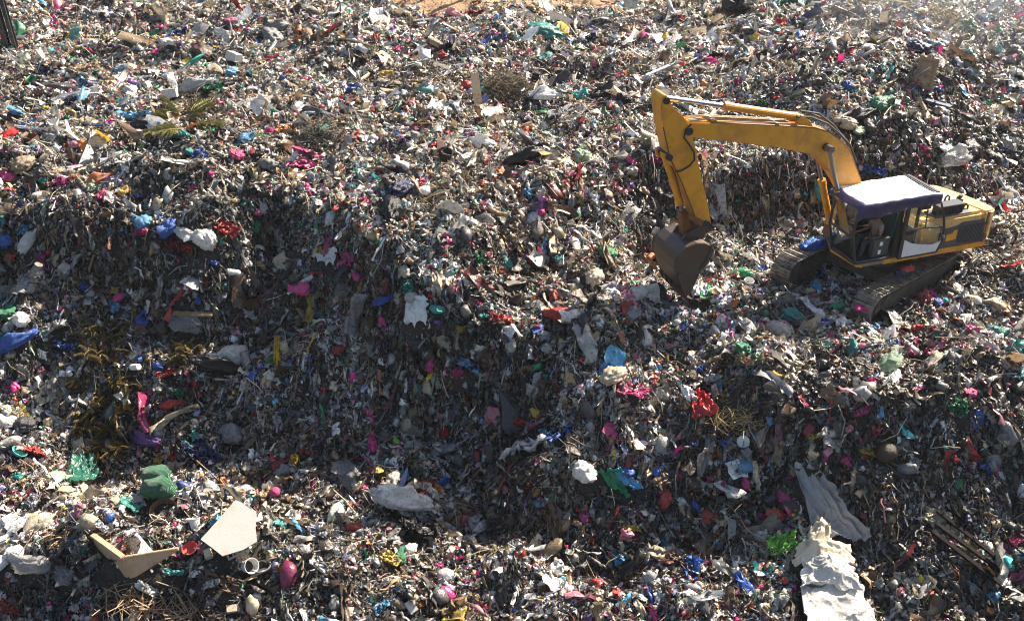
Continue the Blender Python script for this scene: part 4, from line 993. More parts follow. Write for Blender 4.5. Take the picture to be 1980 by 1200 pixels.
# place in the photograph, width there, kind, colour (and a label where the thing has its own)
ITEMS = '''
250 63 24 box pale grey|301 69 20 bag teal|352 68 26 sheet blue|322 91 32 bag white|392 111 44 lump brown|452 120 46 case pale grey|527 80 44 lump grey|568 97 18 bag teal
534 60 38 sack grey|596 72 30 lump tan|285 153 42 box dark brown|62 163 30 box green|93 143 28 bag navy|235 143 26 bag light blue|165 146 38 sheet tan|410 180 46 sheet green|380 178 46 sack pale grey
330 192 52 box white|298 202 34 bag white|420 155 18 bag turquoise|450 145 26 bag light blue|448 46 20 bag magenta|141 205 30 bag navy|139 194 24 bag pink|33 222 28 bag light blue|265 238 44 sheet light blue
281 254 48 lump black|327 268 32 lump pale grey|352 274 34 sheet teal|407 265 30 bag green|475 273 28 bag light blue|430 258 44 lump black|367 298 22 bag teal|385 307 34 bag blue|47 325 36 lump tan|14 349 28 bag magenta
215 318 40 lump black|144 285 26 bag pink|62 278 44 box brown|120 362 36 sheet magenta|203 388 32 bag magenta|182 374 30 bag pale green|195 355 38 sack orange|240 374 20 bag yellow|269 386 20 bag blue
137 348 16 bag orange|460 305 24 bag magenta|520 325 34 lump grey|590 327 40 sheet magenta|625 255 25 bag teal|557 258 30 sheet orange|610 350 36 bag white
877 33 26 sack pink|845 43 32 lump dark red|920 36 32 sheet red|967 80 22 bag blue|996 78 20 bag teal|958 70 18 bag pink|1058 116 24 bag teal|1152 107 20 bag red|1070 103 30 lump black|1146 82 28 bag navy|1190 85 34 lump grey
855 114 20 bag red|813 112 17 bag red|727 78 18 bag red|754 78 16 bag red|700 101 28 box white|747 152 28 bag yellow|686 185 36 bag blue|738 199 28 bag lilac|796 206 18 bag pink|906 172 24 bag red|1035 157 32 box black
1065 163 32 bag black|1120 191 30 bag turquoise|1173 185 50 sack black|1205 195 26 lump black|1228 160 28 bag black|1252 158 26 bag white|1270 143 20 bag blue|860 220 38 sheet white|1050 230 32 lump green|1170 230 26 bag green
1055 195 44 sack white|1090 183 30 bag white|803 267 28 case grey|723 273 20 ball white|685 270 24 bag red|872 268 32 sheet red|865 305 34 box dark brown|925 287 46 sack white|905 308 24 bag white|1015 312 50 sack black
1125 308 32 lump pale green|1265 313 22 bag magenta|1020 380 25 bag light blue|935 362 17 bag red|675 373 30 bag light blue|770 372 40 lump navy|812 366 22 bag magenta|1190 370 28 sheet pink
1552 8 18 bag teal|1525 12 30 sheet green|1897 32 20 bag red|1868 62 40 bag pale green|1458 80 24 bag yellow|1673 68 14 bag yellow|1775 105 42 lump navy|1809 178 20 bag blue|1700 207 36 bag green|1718 182 22 bag teal
1749 201 18 bag teal|1757 190 20 strip magenta|1805 240 20 bag pink|1660 232 44 sack black|1633 246 38 lump cream|1660 258 26 bag pale green|1690 337 32 sheet blue|1780 295 26 bag magenta|1833 295 28 bag teal|1870 295 42 lump dark grey
1840 316 46 clear pale grey|1960 154 44 sheet white|1966 172 32 sheet white|1365 170 20 bag orange|1427 165 22 bag magenta|1472 206 22 bag green|1638 171 22 bag blue|1672 161 15 bag pink
50 447 26 bag light blue|13 472 38 bag blue|24 504 24 bag red|58 472 36 clear white|96 491 13 ball red|82 512 26 bag magenta|192 441 30 strip dark red|220 462 46 strip orange|277 436 34 bag light blue|307 418 19 lid white
280 456 30 sheet magenta|326 448 36 bag blue|358 455 32 clear white|441 449 30 sheet red|331 506 26 crate pale grey|335 478 26 bag dark red|496 444 21 bag green|499 415 18 bag magenta|413 513 24 sheet blue|455 533 34 bottle white
499 563 19 lid white|163 560 24 bag blue|228 600 30 bag light blue|23 610 36 bag green|37 668 52 sack blue|11 660 30 bag teal|128 674 28 sheet blue|80 723 26 bag pink|43 622 32 bag white|110 640 40 sheet pale grey|233 578 22 bag magenta|227 565 20 bag yellow
350 585 80 strip red|385 586 19 bag blue|362 630 50 clear grey|588 563 38 bag magenta|611 555 24 strip blue|605 533 14 ball red|625 487 26 bag yellow|527 530 18 bag olive|447 695 50 clear white|420 715 64 sack black
262 715 32 bottle white|305 713 24 bag blue|325 726 28 sheet red|272 697 18 case blue|348 764 26 bag green|334 787 32 sack red|604 668 34 strip yellow|597 706 34 strip blue|528 702 24 bag green|655 680 26 bag red|480 612 20 bag white|455 628 15 bag red
64 878 34 sheet red|52 830 48 lump dark grey|65 852 30 lump black|18 822 34 bag white|374 848 28 bag turquoise|313 891 30 bag yellow|369 871 26 bag teal|389 886 44 sheet navy|340 886 16 bag red|455 845 48 lump grey
170 1006 26 case white|196 1022 26 sheet white|250 983 28 sheet teal|433 938 28 box orange|458 958 34 bowl cream|533 956 24 ball magenta|405 1075 32 case cream|480 1098 34 cup white|510 1101 36 bowl pale grey|383 1110 34 bottle white|410 1132 34 sheet white
338 1110 28 sheet turquoise|285 1142 30 sheet white|430 1132 52 sheet brown|449 1180 32 case cream|378 1016 26 cup white|580 1045 66 strip light blue|530 1018 32 sheet turquoise|565 1000 32 box white|65 1095 54 clear pale grey|125 1112 46 clear grey|26 1172 28 sheet red|150 1176 24 bag white
805 1036 62 sheet black|793 1067 30 bag white|752 1085 28 sheet yellow|773 1083 30 bag green|740 1180 34 bag light blue|795 1176 40 case dirty white|586 843 22 strip magenta|765 855 14 bag lime|543 905 34 bag dark red|551 918 44 lump grey|682 928 64 clear grey
780 928 34 bag teal|827 938 30 sheet red|818 960 20 bag red|897 953 18 cup white|733 917 24 bag yellow|697 944 32 lump cream|762 936 40 lump dirty white|872 1070 28 case dirty white|1085 850 40 sheet blue|1055 850 36 bag light blue|1030 830 22 bag magenta
1038 802 22 bag yellow|993 820 32 sheet red|1020 880 66 sheet white|1025 943 28 bag dark red|978 950 20 bag pink
1041 712 32 bottle green|1128 916 44 bag white|1286 967 30 bag red|1394 946 28 bag magenta|1439 939 24 bag magenta|1442 905 34 bag light blue|1188 1010 44 strip dark red|1237 997 15 bag magenta|1223 1025 26 sheet yellow|1366 1002 30 bag red|1211 917 27 bag blue
1437 857 27 lid white|1352 720 22 bag blue|1225 766 38 sheet magenta|1503 648 44 lump dirty white|1438 682 36 bag green|1494 726 20 bag yellow|1692 642 26 bag light blue|1714 667 20 bag light blue|1772 640 22 bag red|1807 645 24 bag red
1770 666 24 bag magenta|1820 682 36 sheet pink|1876 643 26 bag magenta|1923 648 32 bag teal|1860 674 24 bag pink|1840 688 22 sheet white|1652 683 36 bag teal|1718 708 46 clear pale green|1805 710 48 sack cream|1875 765 26 bag magenta
1605 800 34 strip red|1665 800 32 sheet magenta|1578 847 26 sheet yellow|1597 878 30 case pink|1680 878 26 sheet yellow|1632 893 32 bag magenta|1615 602 40 bottle green|1447 553 22 cup white|1800 572 20 bag magenta|1830 562 26 sheet dark red|1813 590 25 bag blue
1660 548 18 sheet lilac|1585 540 22 bag blue|1578 560 24 bag light blue|1513 1056 38 sheet lime|1500 1000 32 bag red|1475 1006 24 bag magenta|1748 1090 60 strip dark red|1960 1046 38 sheet magenta|1765 905 32 bag white|1850 940 22 bag green|1805 1004 34 sheet cream|1745 935 32 strip dark red|1895 905 36 sheet blue
755 415 54 lump black|780 404 24 bag light blue|902 415 18 bag red|1008 415 17 bag blue|1115 415 20 bag teal|926 507 26 bag green|944 497 20 bag pink|979 513 25 bag teal|1080 500 26 bag turquoise|1172 495 36 bag green|1252 503 30 bag orange|1148 541 38 lump cream
793 560 30 bag teal|798 580 28 lump dirty white|741 585 30 sack blue|846 600 24 bag turquoise|944 617 22 sheet teal|1088 617 50 sack red|1040 640 23 bag blue|890 640 20 bag yellow|968 623 32 sheet red|765 765 58 strip dark red|735 745 40 strip orange|885 727 28 bag magenta|906 712 30 sheet light blue|785 530 32 lump cream|692 540 20 bag magenta
'''
COUNT = {}
def put(px, py, wpx, kind, col, label=None, lift=.22, rot=None, squash=1.0):
    name, noun, cat = KIND[kind]
    p, dep = at(px, py)
    s = wpx * dep / FPX / 2
    ms = MESHES[kind]; i = COUNT.get(kind, 0); COUNT[kind] = i+1
    src = ms[(i*5) % len(ms)]
    o = bpy.data.objects.new(name, src); link(o)
    n = normal(np.array([p[0]]), np.array([p[1]]))[0]
    rng = random.Random(int(px*7+py*13))
    if kind == 'strip':
        d = np.array([-samp(HGX, p[0], p[1]), -samp(HGY, p[0], p[1]), -1.2]); d /= np.linalg.norm(d)
        x = Vector(d); z = (Vector(n) - x*x.dot(Vector(n))).normalized(); y = z.cross(x)
        M = Matrix((x, y, z)).transposed(); o.scale = (s*1.25, s*.9, s*.9); lift = .30
    else:
        z = (Vector(n) + Vector((0, 0, .5)) + Vector((rng.gauss(0, .25), rng.gauss(0, .25), 0))).normalized()
        a = rng.uniform(-.6, .6) + (math.pi if rng.random() < .5 else 0) if kind in ('sack', 'bottle', 'sheet') else rng.uniform(0, 6.28)
        x = Vector((math.cos(a), math.sin(a), 0)); x = (x - z*x.dot(z)).normalized(); y = z.cross(x)
        M = Matrix((x, y, z)).transposed()
        if kind in ('bottle',): M = M @ Matrix.Rotation(R(90), 3, 'Y')
        if kind in ('cup', 'bowl', 'lid'): M = M @ Matrix.Rotation(rng.uniform(.2, .8), 3, 'X')
        k = {'sack': .62, 'box': .72, 'case': .78, 'crate': .95, 'sheet': 1.0, 'bottle': .95, 'cup': 1.3}.get(kind, .88)
        o.scale = (s*k*rng.uniform(.95, 1.08), s*k*rng.uniform(.95, 1.08), s*k*squash)
    exclude(p[0], p[1] - .3*s, s*(.5 if kind in ('strip', 'sack', 'bottle') else .9))
    o.rotation_euler = M.to_euler()
    o.location = Vector(p) + Vector(n)*s*lift + Vector((0, 0, s*.25))
    c = PAL[col]; j = 1 + rng.uniform(-.15, .12); g_ = sum(c)/3; c = tuple(v*.82 + g_*.18*w for v, w in zip(c, (1.1, 1, .85)))
    o.color = (min(c[0]*j, .85), min(c[1]*j, .85), min(c[2]*j, .85), 1)
    size = 'small ' if wpx < 20 else 'big ' if wpx > 42 else ''
    head = f'{size}{col} {noun}'.replace('dark red', 'dark red')
    tag(o, label or where(px, py, head), cat, GROUPS.get(name))
    return o
for line in ITEMS.strip().split('\n'):
    for it in line.split('|'):
        a = it.split(' '); put(int(a[0]), int(a[1]), int(a[2]), a[3], ' '.join(a[4:]))

# the pieces that have a label of their own
put(361, 488, 38, 'bag', 'red', 'shiny red knotted plastic bag hanging below the plateau edge')
put(1187, 735, 46, 'lump', 'cream', 'cream double bulging bag on the ridge below the digging bucket')
put(1534, 625, 46, 'lump', 'teal', 'large teal net bag lying left of the near excavator track', squash=1.2)
put(1850, 795, 46, 'bag', 'green', 'large green translucent jar bag on the right slope', lift=.5)
put(1706, 881, 46, 'ball', 'dark brown', 'brown muddy ball stuck in the dark right slope', lift=.4)
put(286, 856, 52, 'sack', 'purple', 'long purple plastic bag at the foot of the dry golden brush')
put(37, 881, 32, 'bowl', 'turquoise', 'broken turquoise plastic bowl at the left foot of the cliff')
put(279, 622, 30, 'crate', 'blue', 'small bright blue plastic crate on the dark cliff face', lift=.5)
put(398, 470, 48, 'lump', 'white', 'white woven sack slumped right of the shiny red bag', squash=1.3)
put(373, 1068, 34, 'bowl', 'red', 'red plastic bowl between the broken trough and the grey board', lift=.5)
put(762, 984, 84, 'sack', 'white', 'long white plastic sack lying on the front terrace', squash=1.1, lift=.7)
put(1048, 72, 52, 'lump', 'teal', 'teal rolled mattress lying on the far plateau', squash=.7)
put(1420, 23, 62, 'lump', 'black', 'large black sack at the far edge of the heap')
for i, (x, y, w, h) in enumerate(((28,1018,42,'topmost and right of its pile'), (13,1056,34,'second from the bottom of its pile'), (34,1076,42,'lowest right of its pile'), (6,1092,34,'lowest left of its pile'), (3,1030,34,'leftmost against the frame edge'))):
    o = put(x, y, w, 'lump', 'white', f'white polystyrene block {h} by the front terrace', lift=.5)
    o.name = 'polystyrene_block'; o['category'] = 'block'; o['group'] = 'white polystyrene blocks'
    if i == 0:
        bb = MB(); bb.box((0,0,0), (1.7,1.3,1.2)); ME_BLOCK = bb.mesh('polystyrene_block', M_HARD, bevel=.2)
    o.data = ME_BLOCK
# things resting on the machine
def on_machine(r_, m_, u_, s, col, label, ms):
    o = bpy.data.objects.new('plastic_bag', ms); link(o); o.location = exw(r_, m_, u_); o.scale = (s, s*.8, s*.6); o.color = PAL[col] + (1,); o.rotation_euler = (.2, .1, 1.1)
    tag(o, label, 'bag', GROUPS['plastic_bag']); return o
def on_track(a, side, u, s, col, label, ms, rz=.5):
    c, s_ = math.cos(MYAW), math.sin(MYAW); b = side*1.2
    o = bpy.data.objects.new('plastic_bag', ms); link(o); o.location = (MC[0]+a*c-b*s_, MC[1]+a*s_+b*c, u); o.scale = (s, s*.8, s*.55); o.color = PAL[col]+(1,); o.rotation_euler = (0, 0, rz)
    tag(o, label, 'bag', GROUPS['plastic_bag']); return o
on_track(-1.15, 1, .97, .36, 'blue', 'flat blue plastic bag lying on top of the far excavator track', ME_LUMP[2])
on_track(-2.20, -1, .38, .22, 'magenta', 'magenta plastic bag stuck on the front of the near excavator track', ME_BAG[1])
on_track(-.35, -1, .86, .20, 'red', 'small red bag draped over the top of the near excavator track', ME_LUMP[4])
on_track(-.62, -1, .86, .17, 'navy', 'small dark blue bag on the near excavator track beside the red one', ME_LUMP[5])

# larger single things
def vp(px, py, dz=0): return Vector(at(px, py, dz)[0])
# black steel post, two legs side by side
b0 = vp(24, 96, -.3)
po = empty('steel_post', b0); tag(po, 'black steel post standing on the far left of the heap', 'post')
for dx, w in ((-.13,.2), (.16,.13)):
    q = MB(); q.prism([(dx-w/2,-.11),(dx+w/2,-.11),(dx+w/2,-.08),(dx+.02,-.07),(dx+.02,.07),(dx+w/2,.08),(dx+w/2,.11),(dx-w/2,.11),(dx-w/2,.08),(dx-.02,.07),(dx-.02,-.07),(dx-w/2,-.08)], 0, 4.2, 'z')
    q.v = [(x - .045*z, y, z) for x, y, z in q.v]; q.build('post_leg', M_BLK, po)
for z in (.9, 2.0, 3.1):
    q = MB(); q.box((.02-.045*z, -.0, z), (.3,.05,.08)); q.build('brace', M_BLK, po)

def plank(name, a, b, w, t, mat, label, cat, tilt=0.0, group=None, bend=0):
    a, b = Vector(a), Vector(b); d = (b-a); L = d.length; x = d.normalized(); z = Vector((0,0,1)); z = (z - x*x.dot(z))
    z = z.normalized() if z.length > .05 else Vector((0,-1,0)); y = z.cross(x)
    m = MB(); n = 10
    for i in range(n+1):
        s = i/n; k = bend*(4*s*(1-s)); jj = .012*math.sin(i*2.3)
        m.v += [(L*s, -w/2+jj, k), (L*s, w/2+jj, k), (L*s, w/2+jj, k+t), (L*s, -w/2+jj, k+t)]
    for i in range(n):
        for q_ in range(4): m.f.append((i*4+q_, i*4+(q_+1) % 4, (i+1)*4+(q_+1) % 4, (i+1)*4+q_))
    m.f += [(3,2,1,0), tuple(n*4+k for k in range(4))]
    o = m.build(name, mat); M = Matrix((x, y, z)).transposed() @ Matrix.Rotation(tilt, 3, 'X')
    o.matrix_world = Matrix.Translation(a) @ M.to_4x4()
    tag(o, label, cat, group); return o
p0 = vp(925, 206); plank('wooden_plank', p0 - Vector((0,0,.1)), p0 + Vector((-.12, .35, 1.0)), .27, .05, M_PALEWOOD, 'pale wooden plank standing upright in the far rubbish', 'plank')
p0 = vp(1267, 152); plank('white_board', p0+Vector((-.3,0,.1)), p0 + Vector((.5,.3,.35)), .14, .04, M_WHITE, 'long white board sticking up above the tip of the excavator stick', 'board')
p0 = vp(375, 612); plank('wooden_plank', p0+Vector((-.5,-.1,.12)), p0 + Vector((.55,-.12,.1)), .16, .06, M_WOOD, 'brown plank lying across the cliff face right of the blue crate', 'plank')
p0 = vp(62, 1012); plank('wooden_plank', p0+Vector((-.1,.2,.1)), p0 + Vector((.14,-.2,.06)), .09, .05, M_WOOD, 'short orange plank beside the white polystyrene blocks', 'plank')
p0 = vp(130, 948); plank('bent_board', p0+Vector((-.3,-.1,.0)), p0 + Vector((.42,-.25,.0)), .18, .03, M_PALEWOOD, 'bent tan board at the back of the front terrace', 'board', bend=.18)
p0 = vp(1795, 208); plank('blue_plank', p0+Vector((-.45,.5,.2)), p0+Vector((.5,-.5,.15)), .2, .06, paint('blue_wood', (.04,.06,.12), .6), 'dark blue plank lying down the slope below the brown door', 'plank')
for i, (x, y, L) in enumerate(((490,1128,.5), (470,1138,.6), (505,1122,.4))):
    p0 = vp(x, y, .12); plank('bamboo_splint', p0 + Vector((-L/2,-.12+.05*i,0)), p0+Vector((L/2,.14,.08)), .035, .02, M_PALEWOOD, ['middle', 'lowest and longest', 'topmost and shortest'][i] + ' bamboo splint below the flat grey board', 'splint', group='bamboo splints')
def log(px, py, a, b, r0, r1, label, mat=M_LOG):
    p0 = vp(px, py); a, b = p0+Vector(a), p0+Vector(b); m = MB(); n = 16
    pts = [a.lerp(b, i/n) + Vector((.03*math.sin(i*.9), .02*math.cos(i*1.3), .03*math.sin(i*.5))) for i in range(n+1)]
    m.tube(pts, [(r0+(r1-r0)*i/n)*(1+.06*math.sin(i*2.1)) for i in range(n+1)], 14)
    o = m.build('log', mat, smooth=False); tag(o, label, 'log'); return o
log(65, 556, (-.2,-.32,-.42), (.22,.1,.62), .13, .10, 'grey log standing on end against the left cliff')
log(20, 412, (-.5,-.2,.0), (.34,.1,.22), .17, .12, 'pale beige log at the left plateau edge', M_PALEWOOD)
log(12, 566, (-.3,.1,.2), (.3,-.1,.0), .16, .14, 'short thick grey log left of the standing log')
log(955, 420, (-.32,.3,.2), (.32,-.25,.12), .075, .06, 'thin brown log lying across the top of the central ridge', M_WOOD)
# hose
p0 = vp(588, 535); m = MB(); pts = [p0 + Vector((-.22+.5*t, -.2-.05*math.sin(t*3), -.28+.62*t-.25*t*t)) for t in np.linspace(0, 1, 14)]
m.tube(pts, .07, 10); tag(m.build('hose', paint('grey_hose', (.36,.34,.31), .6)), 'thick curved grey hose above the magenta bag on the cliff', 'hose')
# brown door panel
p0 = vp(1783, 172); d = empty('door_panel', p0, R(-12)); d.rotation_euler = (R(-28), R(8), R(-12)); tag(d, 'brown carved door panel leaning on the far right slope', 'door')
m = MB(); m.box((0,0,.5), (.62,.06,1.0)); m.build('leaf', M_WOOD, d, bevel=.01)
for z in (.27, .73):
    m = MB()
    m.box((0,-.045,z+.17), (.44,.03,.04)); m.box((0,-.045,z-.17), (.44,.03,.04)); m.box((-.2,-.045,z), (.04,.03,.3)); m.box((.2,-.045,z), (.04,.03,.3))
    m.build('moulding', paint('door_moulding', (.22,.14,.08), .6), d)
# broken beige trough
p0 = vp(250, 1120, .05)
for a_, b_ in ((-.8,.6),(-.5,.4),(-.2,.1),(.1,.0),(.4,.1),(.7,.2),(-.6,.1),(-.2,-.2),(.3,-.2),(.1,.5),(-.3,.5)): exclude(p0.x+a_, p0.y+b_, .2)
t = empty('broken_trough', p0, 0); tag(t, 'broken beige plastic trough with a white inside on the front terrace', 'trough')
m = MB(); m.prism([(-.88,.68),(-.86,.62),(-.02,-.04),(.02,.02),(.0,.08),(-.82,.72)], .0, .56, 'z'); m.v = [(x, y, z - .10*(x < -.5)*(z < .1) + (.0)) for x, y, z in m.v]; m.build('side_wall', M_BEIGE, t, bevel=.015)
m = MB(); m.box((-.44,.31,.575), (1.1,.12,.05), Matrix.Rotation(math.atan2(-.66,.86),3,'Z')); m.build('rim', M_BEIGE, t, bevel=.015)
m = MB(); m.prism([(.02,.0,),(.98,.0),(1.0,.10),(.62,-.0)], 0, 1); m.v = []; m.f = []
m.add([(.0,.0,-.05),(.0,.05,-.05),(.0,.0,.56),(.0,.05,.56),(.16,-.02,.02),(.16,.03,.02),(1.0,.32,.5),(1.0,.37,.5),(1.02,.34,.42),(1.02,.39,.42)],
      [(0,4,8,6,2),(1,3,7,9,5),(0,1,5,4),(4,5,9,8),(8,9,7,6),(6,7,3,2),(2,3,1,0)]); m.build('side_wall', M_BEIGE, t, bevel=.01)
m = MB(); m.add([(-.8,.74,.30),(-.02,.10,.22),(.55,.26,.40),(-.1,.92,.52),(-.8,.74,.27),(-.02,.10,.19),(.55,.26,.37),(-.1,.92,.49)], [(0,1,2,3),(7,6,5,4),(0,4,5,1),(1,5,6,2),(2,6,7,3),(3,7,4,0)]); m.build('white_lining', M_WHITE, t)
# flat grey board
pc_ = vp(448, 1030, .42); n_ = Vector((.12, -.42, .9)).normalized()
def on_plane(px, py):
    d = Vector(ray(px, py)); return Vector(CP) + d*((pc_-Vector(CP)).dot(n_)/d.dot(n_))
c = [on_plane(*q) for q in ((455,966),(466,970),(496,992),(494,1020),(497,1046),(470,1062),(430,1074),(410,1058),(388,1042),(420,1006))]; n_ = -n_
m = MB()
m.add([tuple(v) for v in c] + [tuple(v + n_*.035) for v in c], [tuple(range(10)), tuple(range(19,9,-1))] + [(i, i+10, (i+1) % 10+10, (i+1) % 10) for i in range(10)])
for v in c: 
    for q_ in np.linspace(0, 1, 6): w_ = v.lerp(vp(455, 1015), q_); exclude(w_.x, w_.y, .13)
tag(m.build('flat_board', M_BOARD), 'large flat grey board with a stain on the front terrace', 'board')
# hollow concrete block
p0 = vp(462, 1076, .22); m = MB(); m.box((0,-.06,0), (.5,.03,.03)); m.box((0,.06,0), (.5,.03,.03))
m = MB()
for z in (-.12, 0, .12): m.box((0,0,z), (.5,.2,.035))
for k in range(5): m.box((-.232+k*.116,0,0), (.03,.19,.23))
o = m.build('hollow_block', M_CONC); o.location = p0; o.rotation_euler = (R(-35), R(-22), R(18)); tag(o, 'grey hollow block with rows of holes below the flat grey board', 'block')
# green net bundle: two lobes tied together, over a brown basin
gb = empty('net_bundle', vp(308, 958, .1)); exclude(gb.location.x, gb.location.y, .5); tag(gb, 'green net bundle of two tied lobes on the front terrace', 'bundle')
def net_mat():
    m_, nt, p_ = new_mat('green_net'); tc = node(nt, 'ShaderNodeTexCoord'); w = node(nt, 'ShaderNodeTexWave'); w.inputs['Scale'].default_value = 14; w.inputs['Distortion'].default_value = 2.5; w.inputs['Detail'].default_value = 3
    nt.links.new(tc.outputs['Object'], w.inputs[0]); cr = node(nt, 'ShaderNodeValToRGB'); cr.color_ramp.elements[0].color = (.012,.06,.035,1); cr.color_ramp.elements[1].color = (.10,.26,.14,1)
    nt.links.new(w.outputs['Fac'], cr.inputs[0]); nt.links.new(cr.outputs[0], p_.inputs['Base Color']); p_.inputs['Roughness'].default_value = .6
    b = node(nt, 'ShaderNodeBump'); b.inputs['Distance'].default_value = .03; nt.links.new(w.outputs['Fac'], b.inputs['Height']); nt.links.new(b.outputs[0], p_.inputs['Normal']); return m_
M_NET = net_mat()
for (x, y, z, s) in ((.05,-.05,.16,.36), (-.06,.22,.34,.30)):
    V, F = shape_bag(np.random.default_rng(int(s*100)), 3, False, 1.1); o = link(bpy.data.objects.new('lobe', mesh_from('lobe', V*s*np.array([1,1,1.1]), F, M_NET)), gb); o.location = (x, y, z)
p0 = vp(318, 992, -.02); m = MB(); m.lathe([(0,-.1),(.20,-.1),(.28,.14),(.30,.15),(.29,.11),(.22,-.14),(0,-.14)], 24); o = m.build('brown_basin', paint('brown_plastic', (.13,.06,.025), .5)); o.location = p0; o.rotation_euler = (R(20), R(6), 0); tag(o, 'half buried brown basin below the green net bundle', 'basin')

# draped sheets
def drape(name, corners, n, m_, amp, seed, col, mat, label, cat, lift=.12, fold=7, dirx=True, bulge=0.0, cross=1.0):
    """a cloth laid over the heap between four places seen in the photograph"""
    rng = np.random.default_rng(seed)
    c = [np.array(at(*q)[0]) for q in corners]; ph = rng.random(12)*6.28
    u, v = np.meshgrid(np.linspace(0, 1, n), np.linspace(0, 1, m_))
    P = (c[0][None, None]*((1-u)*(1-v))[..., None] + c[1]*(u*(1-v))[..., None] + c[2]*(u*v)[..., None] + c[3]*((1-u)*v)[..., None])
    a = u if dirx else v; b = v if dirx else u
    edge = .05*vnoise(u*7+seed, v*7, seed)
    P[..., 0] += edge; P[..., 1] += .05*vnoise(u*6, v*6+seed, seed+1)
    hz = height(P[..., 0], P[..., 1])
    Z = np.maximum(hz, P[..., 2]*.4 + hz*.6) + lift
    r_ = 1-np.abs(np.sin(a*fold + .9*np.sin(b*3+ph[0]) + ph[1] + 1.6*vnoise(u*3, v*3, seed+2)))
    f2 = 1-np.abs(np.sin(a*fold*2.3 + 2.0*vnoise(u*5, v*4, seed+3)*2 + ph[2]))
    f3 = 1-np.abs(np.sin((.8*u+.7*v)*fold*1.7 + 2.4*vnoise(u*4+2, v*4, seed+6) + ph[3])); f4 = 1-np.abs(np.sin((.7*u-.8*v)*fold*2.6 + 2.0*vnoise(u*5, v*5+3, seed+7) + ph[4]))
    Z += cross*(amp*.6*f3**3 + amp*.4*f4**3)
    Z += bulge*np.sin(math.pi*u)*np.sin(math.pi*v) + amp*(r_**1.5) + amp*.3*f2**2 + amp*.4*vnoise(u*6, v*6, seed+4)
    P[..., 2] = Z
    for a_, b_ in zip(P[::3, ::3, 0].ravel(), P[::3, ::3, 1].ravel()): exclude(a_, b_, .1)
    i = (np.arange(m_-1)[:, None]*n + np.arange(n-1)[None]).ravel()
    F = np.stack([i, i+1, i+n+1, i+n], -1)
    me = mesh_from(name, P.reshape(-1, 3), F, mat, True); o = link(bpy.data.objects.new(name, me))
    md = o.modifiers.new('thickness', 'SOLIDIFY'); md.thickness = .004
    o.color = PAL[col]+(1,); tag(o, label, cat); return o
drape('clear_sheet', [(1530,925), (1600,935), (1684,1052), (1585,1050)], 90, 80, .16, 3, 'pale grey', M_CLEAR, 'large clear plastic sheet draped down the dark right slope', 'sheet', .10, 8, cross=.35)
drape('white_sheet', [(786,588), (828,592), (826,640), (782,650)], 30, 34, .05, 5, 'white', M_FILM, 'white plastic sheet hanging over the central ridge', 'sheet', .16, 3, cross=.6)
drape('red_sheet', [(1330,768), (1362,770), (1390,816), (1340,824)], 40, 40, .09, 8, 'red', M_FILM, 'large crumpled red plastic sheet on the ridge below the bucket', 'sheet', .14, 8)
drape('white_sheet', [(1312,764), (1336,766), (1346,788), (1328,792)], 22, 22, .05, 9, 'white', M_FILM, 'small white sheet tucked under the corner of the crumpled red sheet', 'sheet', .2, 4)
drape('clear_sheet', [(602,508), (655,490), (650,522), (622,520)], 26, 20, .05, 12, 'white', M_CLEAR, 'small clear film stretched above the curved grey hose', 'sheet', .2, 4)
drape('green_tarpaulin', [(1150,925), (1195,915), (1220,970), (1200,965)], 40, 40, .09, 14, 'green', M_FILM, 'green tarpaulin trailing down from the front ridge crest', 'tarpaulin', .12, 6)
drape('blue_sheet', [(1175,915), (1200,918), (1245,955), (1225,958)], 30, 30, .06, 15, 'light blue', M_FILM, 'light blue sheet trailing beside the green tarpaulin on the front ridge', 'sheet', .14, 5)
drape('green_net', [(140,893), (185,893), (196,935), (132,942)], 34, 34, .08, 16, 'dull teal', M_CLEAR, 'green translucent net behind the front terrace left of the green bundle', 'net', .18, 6)
drape('white_sack', [(1566,1030), (1602,1028), (1604,1085), (1548,1090)], 34, 40, .10, 18, 'cream', M_CLOTH, 'cream cloth sack forming the peak of the heap of white sacks', 'sack', .22, 4, bulge=.35)
drape('white_sack', [(1535,1074), (1640,1072), (1650,1116), (1530,1116)], 50, 30, .07, 19, 'cream', M_CLOTH, 'folded cream cloth sack in the middle of the heap of white sacks', 'sack', .28, 4, False, bulge=.15)
drape('white_sack', [(1548,1102), (1636,1100), (1664,1165), (1544,1160)], 60, 50, .07, 20, 'dirty white', M_CLOTH, 'broad white cloth sack at the front of the heap of white sacks', 'sack', .32, 5, bulge=.15)
drape('white_sack', [(1548,1140), (1660,1140), (1690,1230), (1560,1240)], 60, 50, .08, 22, 'dirty white', M_CLOTH, 'white cloth sack spilling over the bottom edge below the broad one', 'sack', .22, 4, False)
drape('black_sheet', [(1590,360), (1650,345), (1700,330), (1660,365)], 24, 24, .06, 25, 'black', M_FILM, 'black film on the slope behind the excavator boom', 'sheet', .1, 5)
# bag under the bucket: white with green ends
wb = drape('torn_sack', [(1324,566), (1362,570), (1366,596), (1338,598)], 30, 26, .07, 27, 'white', M_FILM, 'white sack with green ends caught under the digging bucket teeth', 'sack', .34, 4, bulge=.12)
for cn_ in ([(1312,560), (1330,562), (1342,592), (1330,586)], [(1356,572), (1372,574), (1370,594), (1348,604)]):
    e = drape('green_end', cn_, 16, 16, .05, 28, 'green', M_FILM, None, None, .36, 3); e.parent = wb
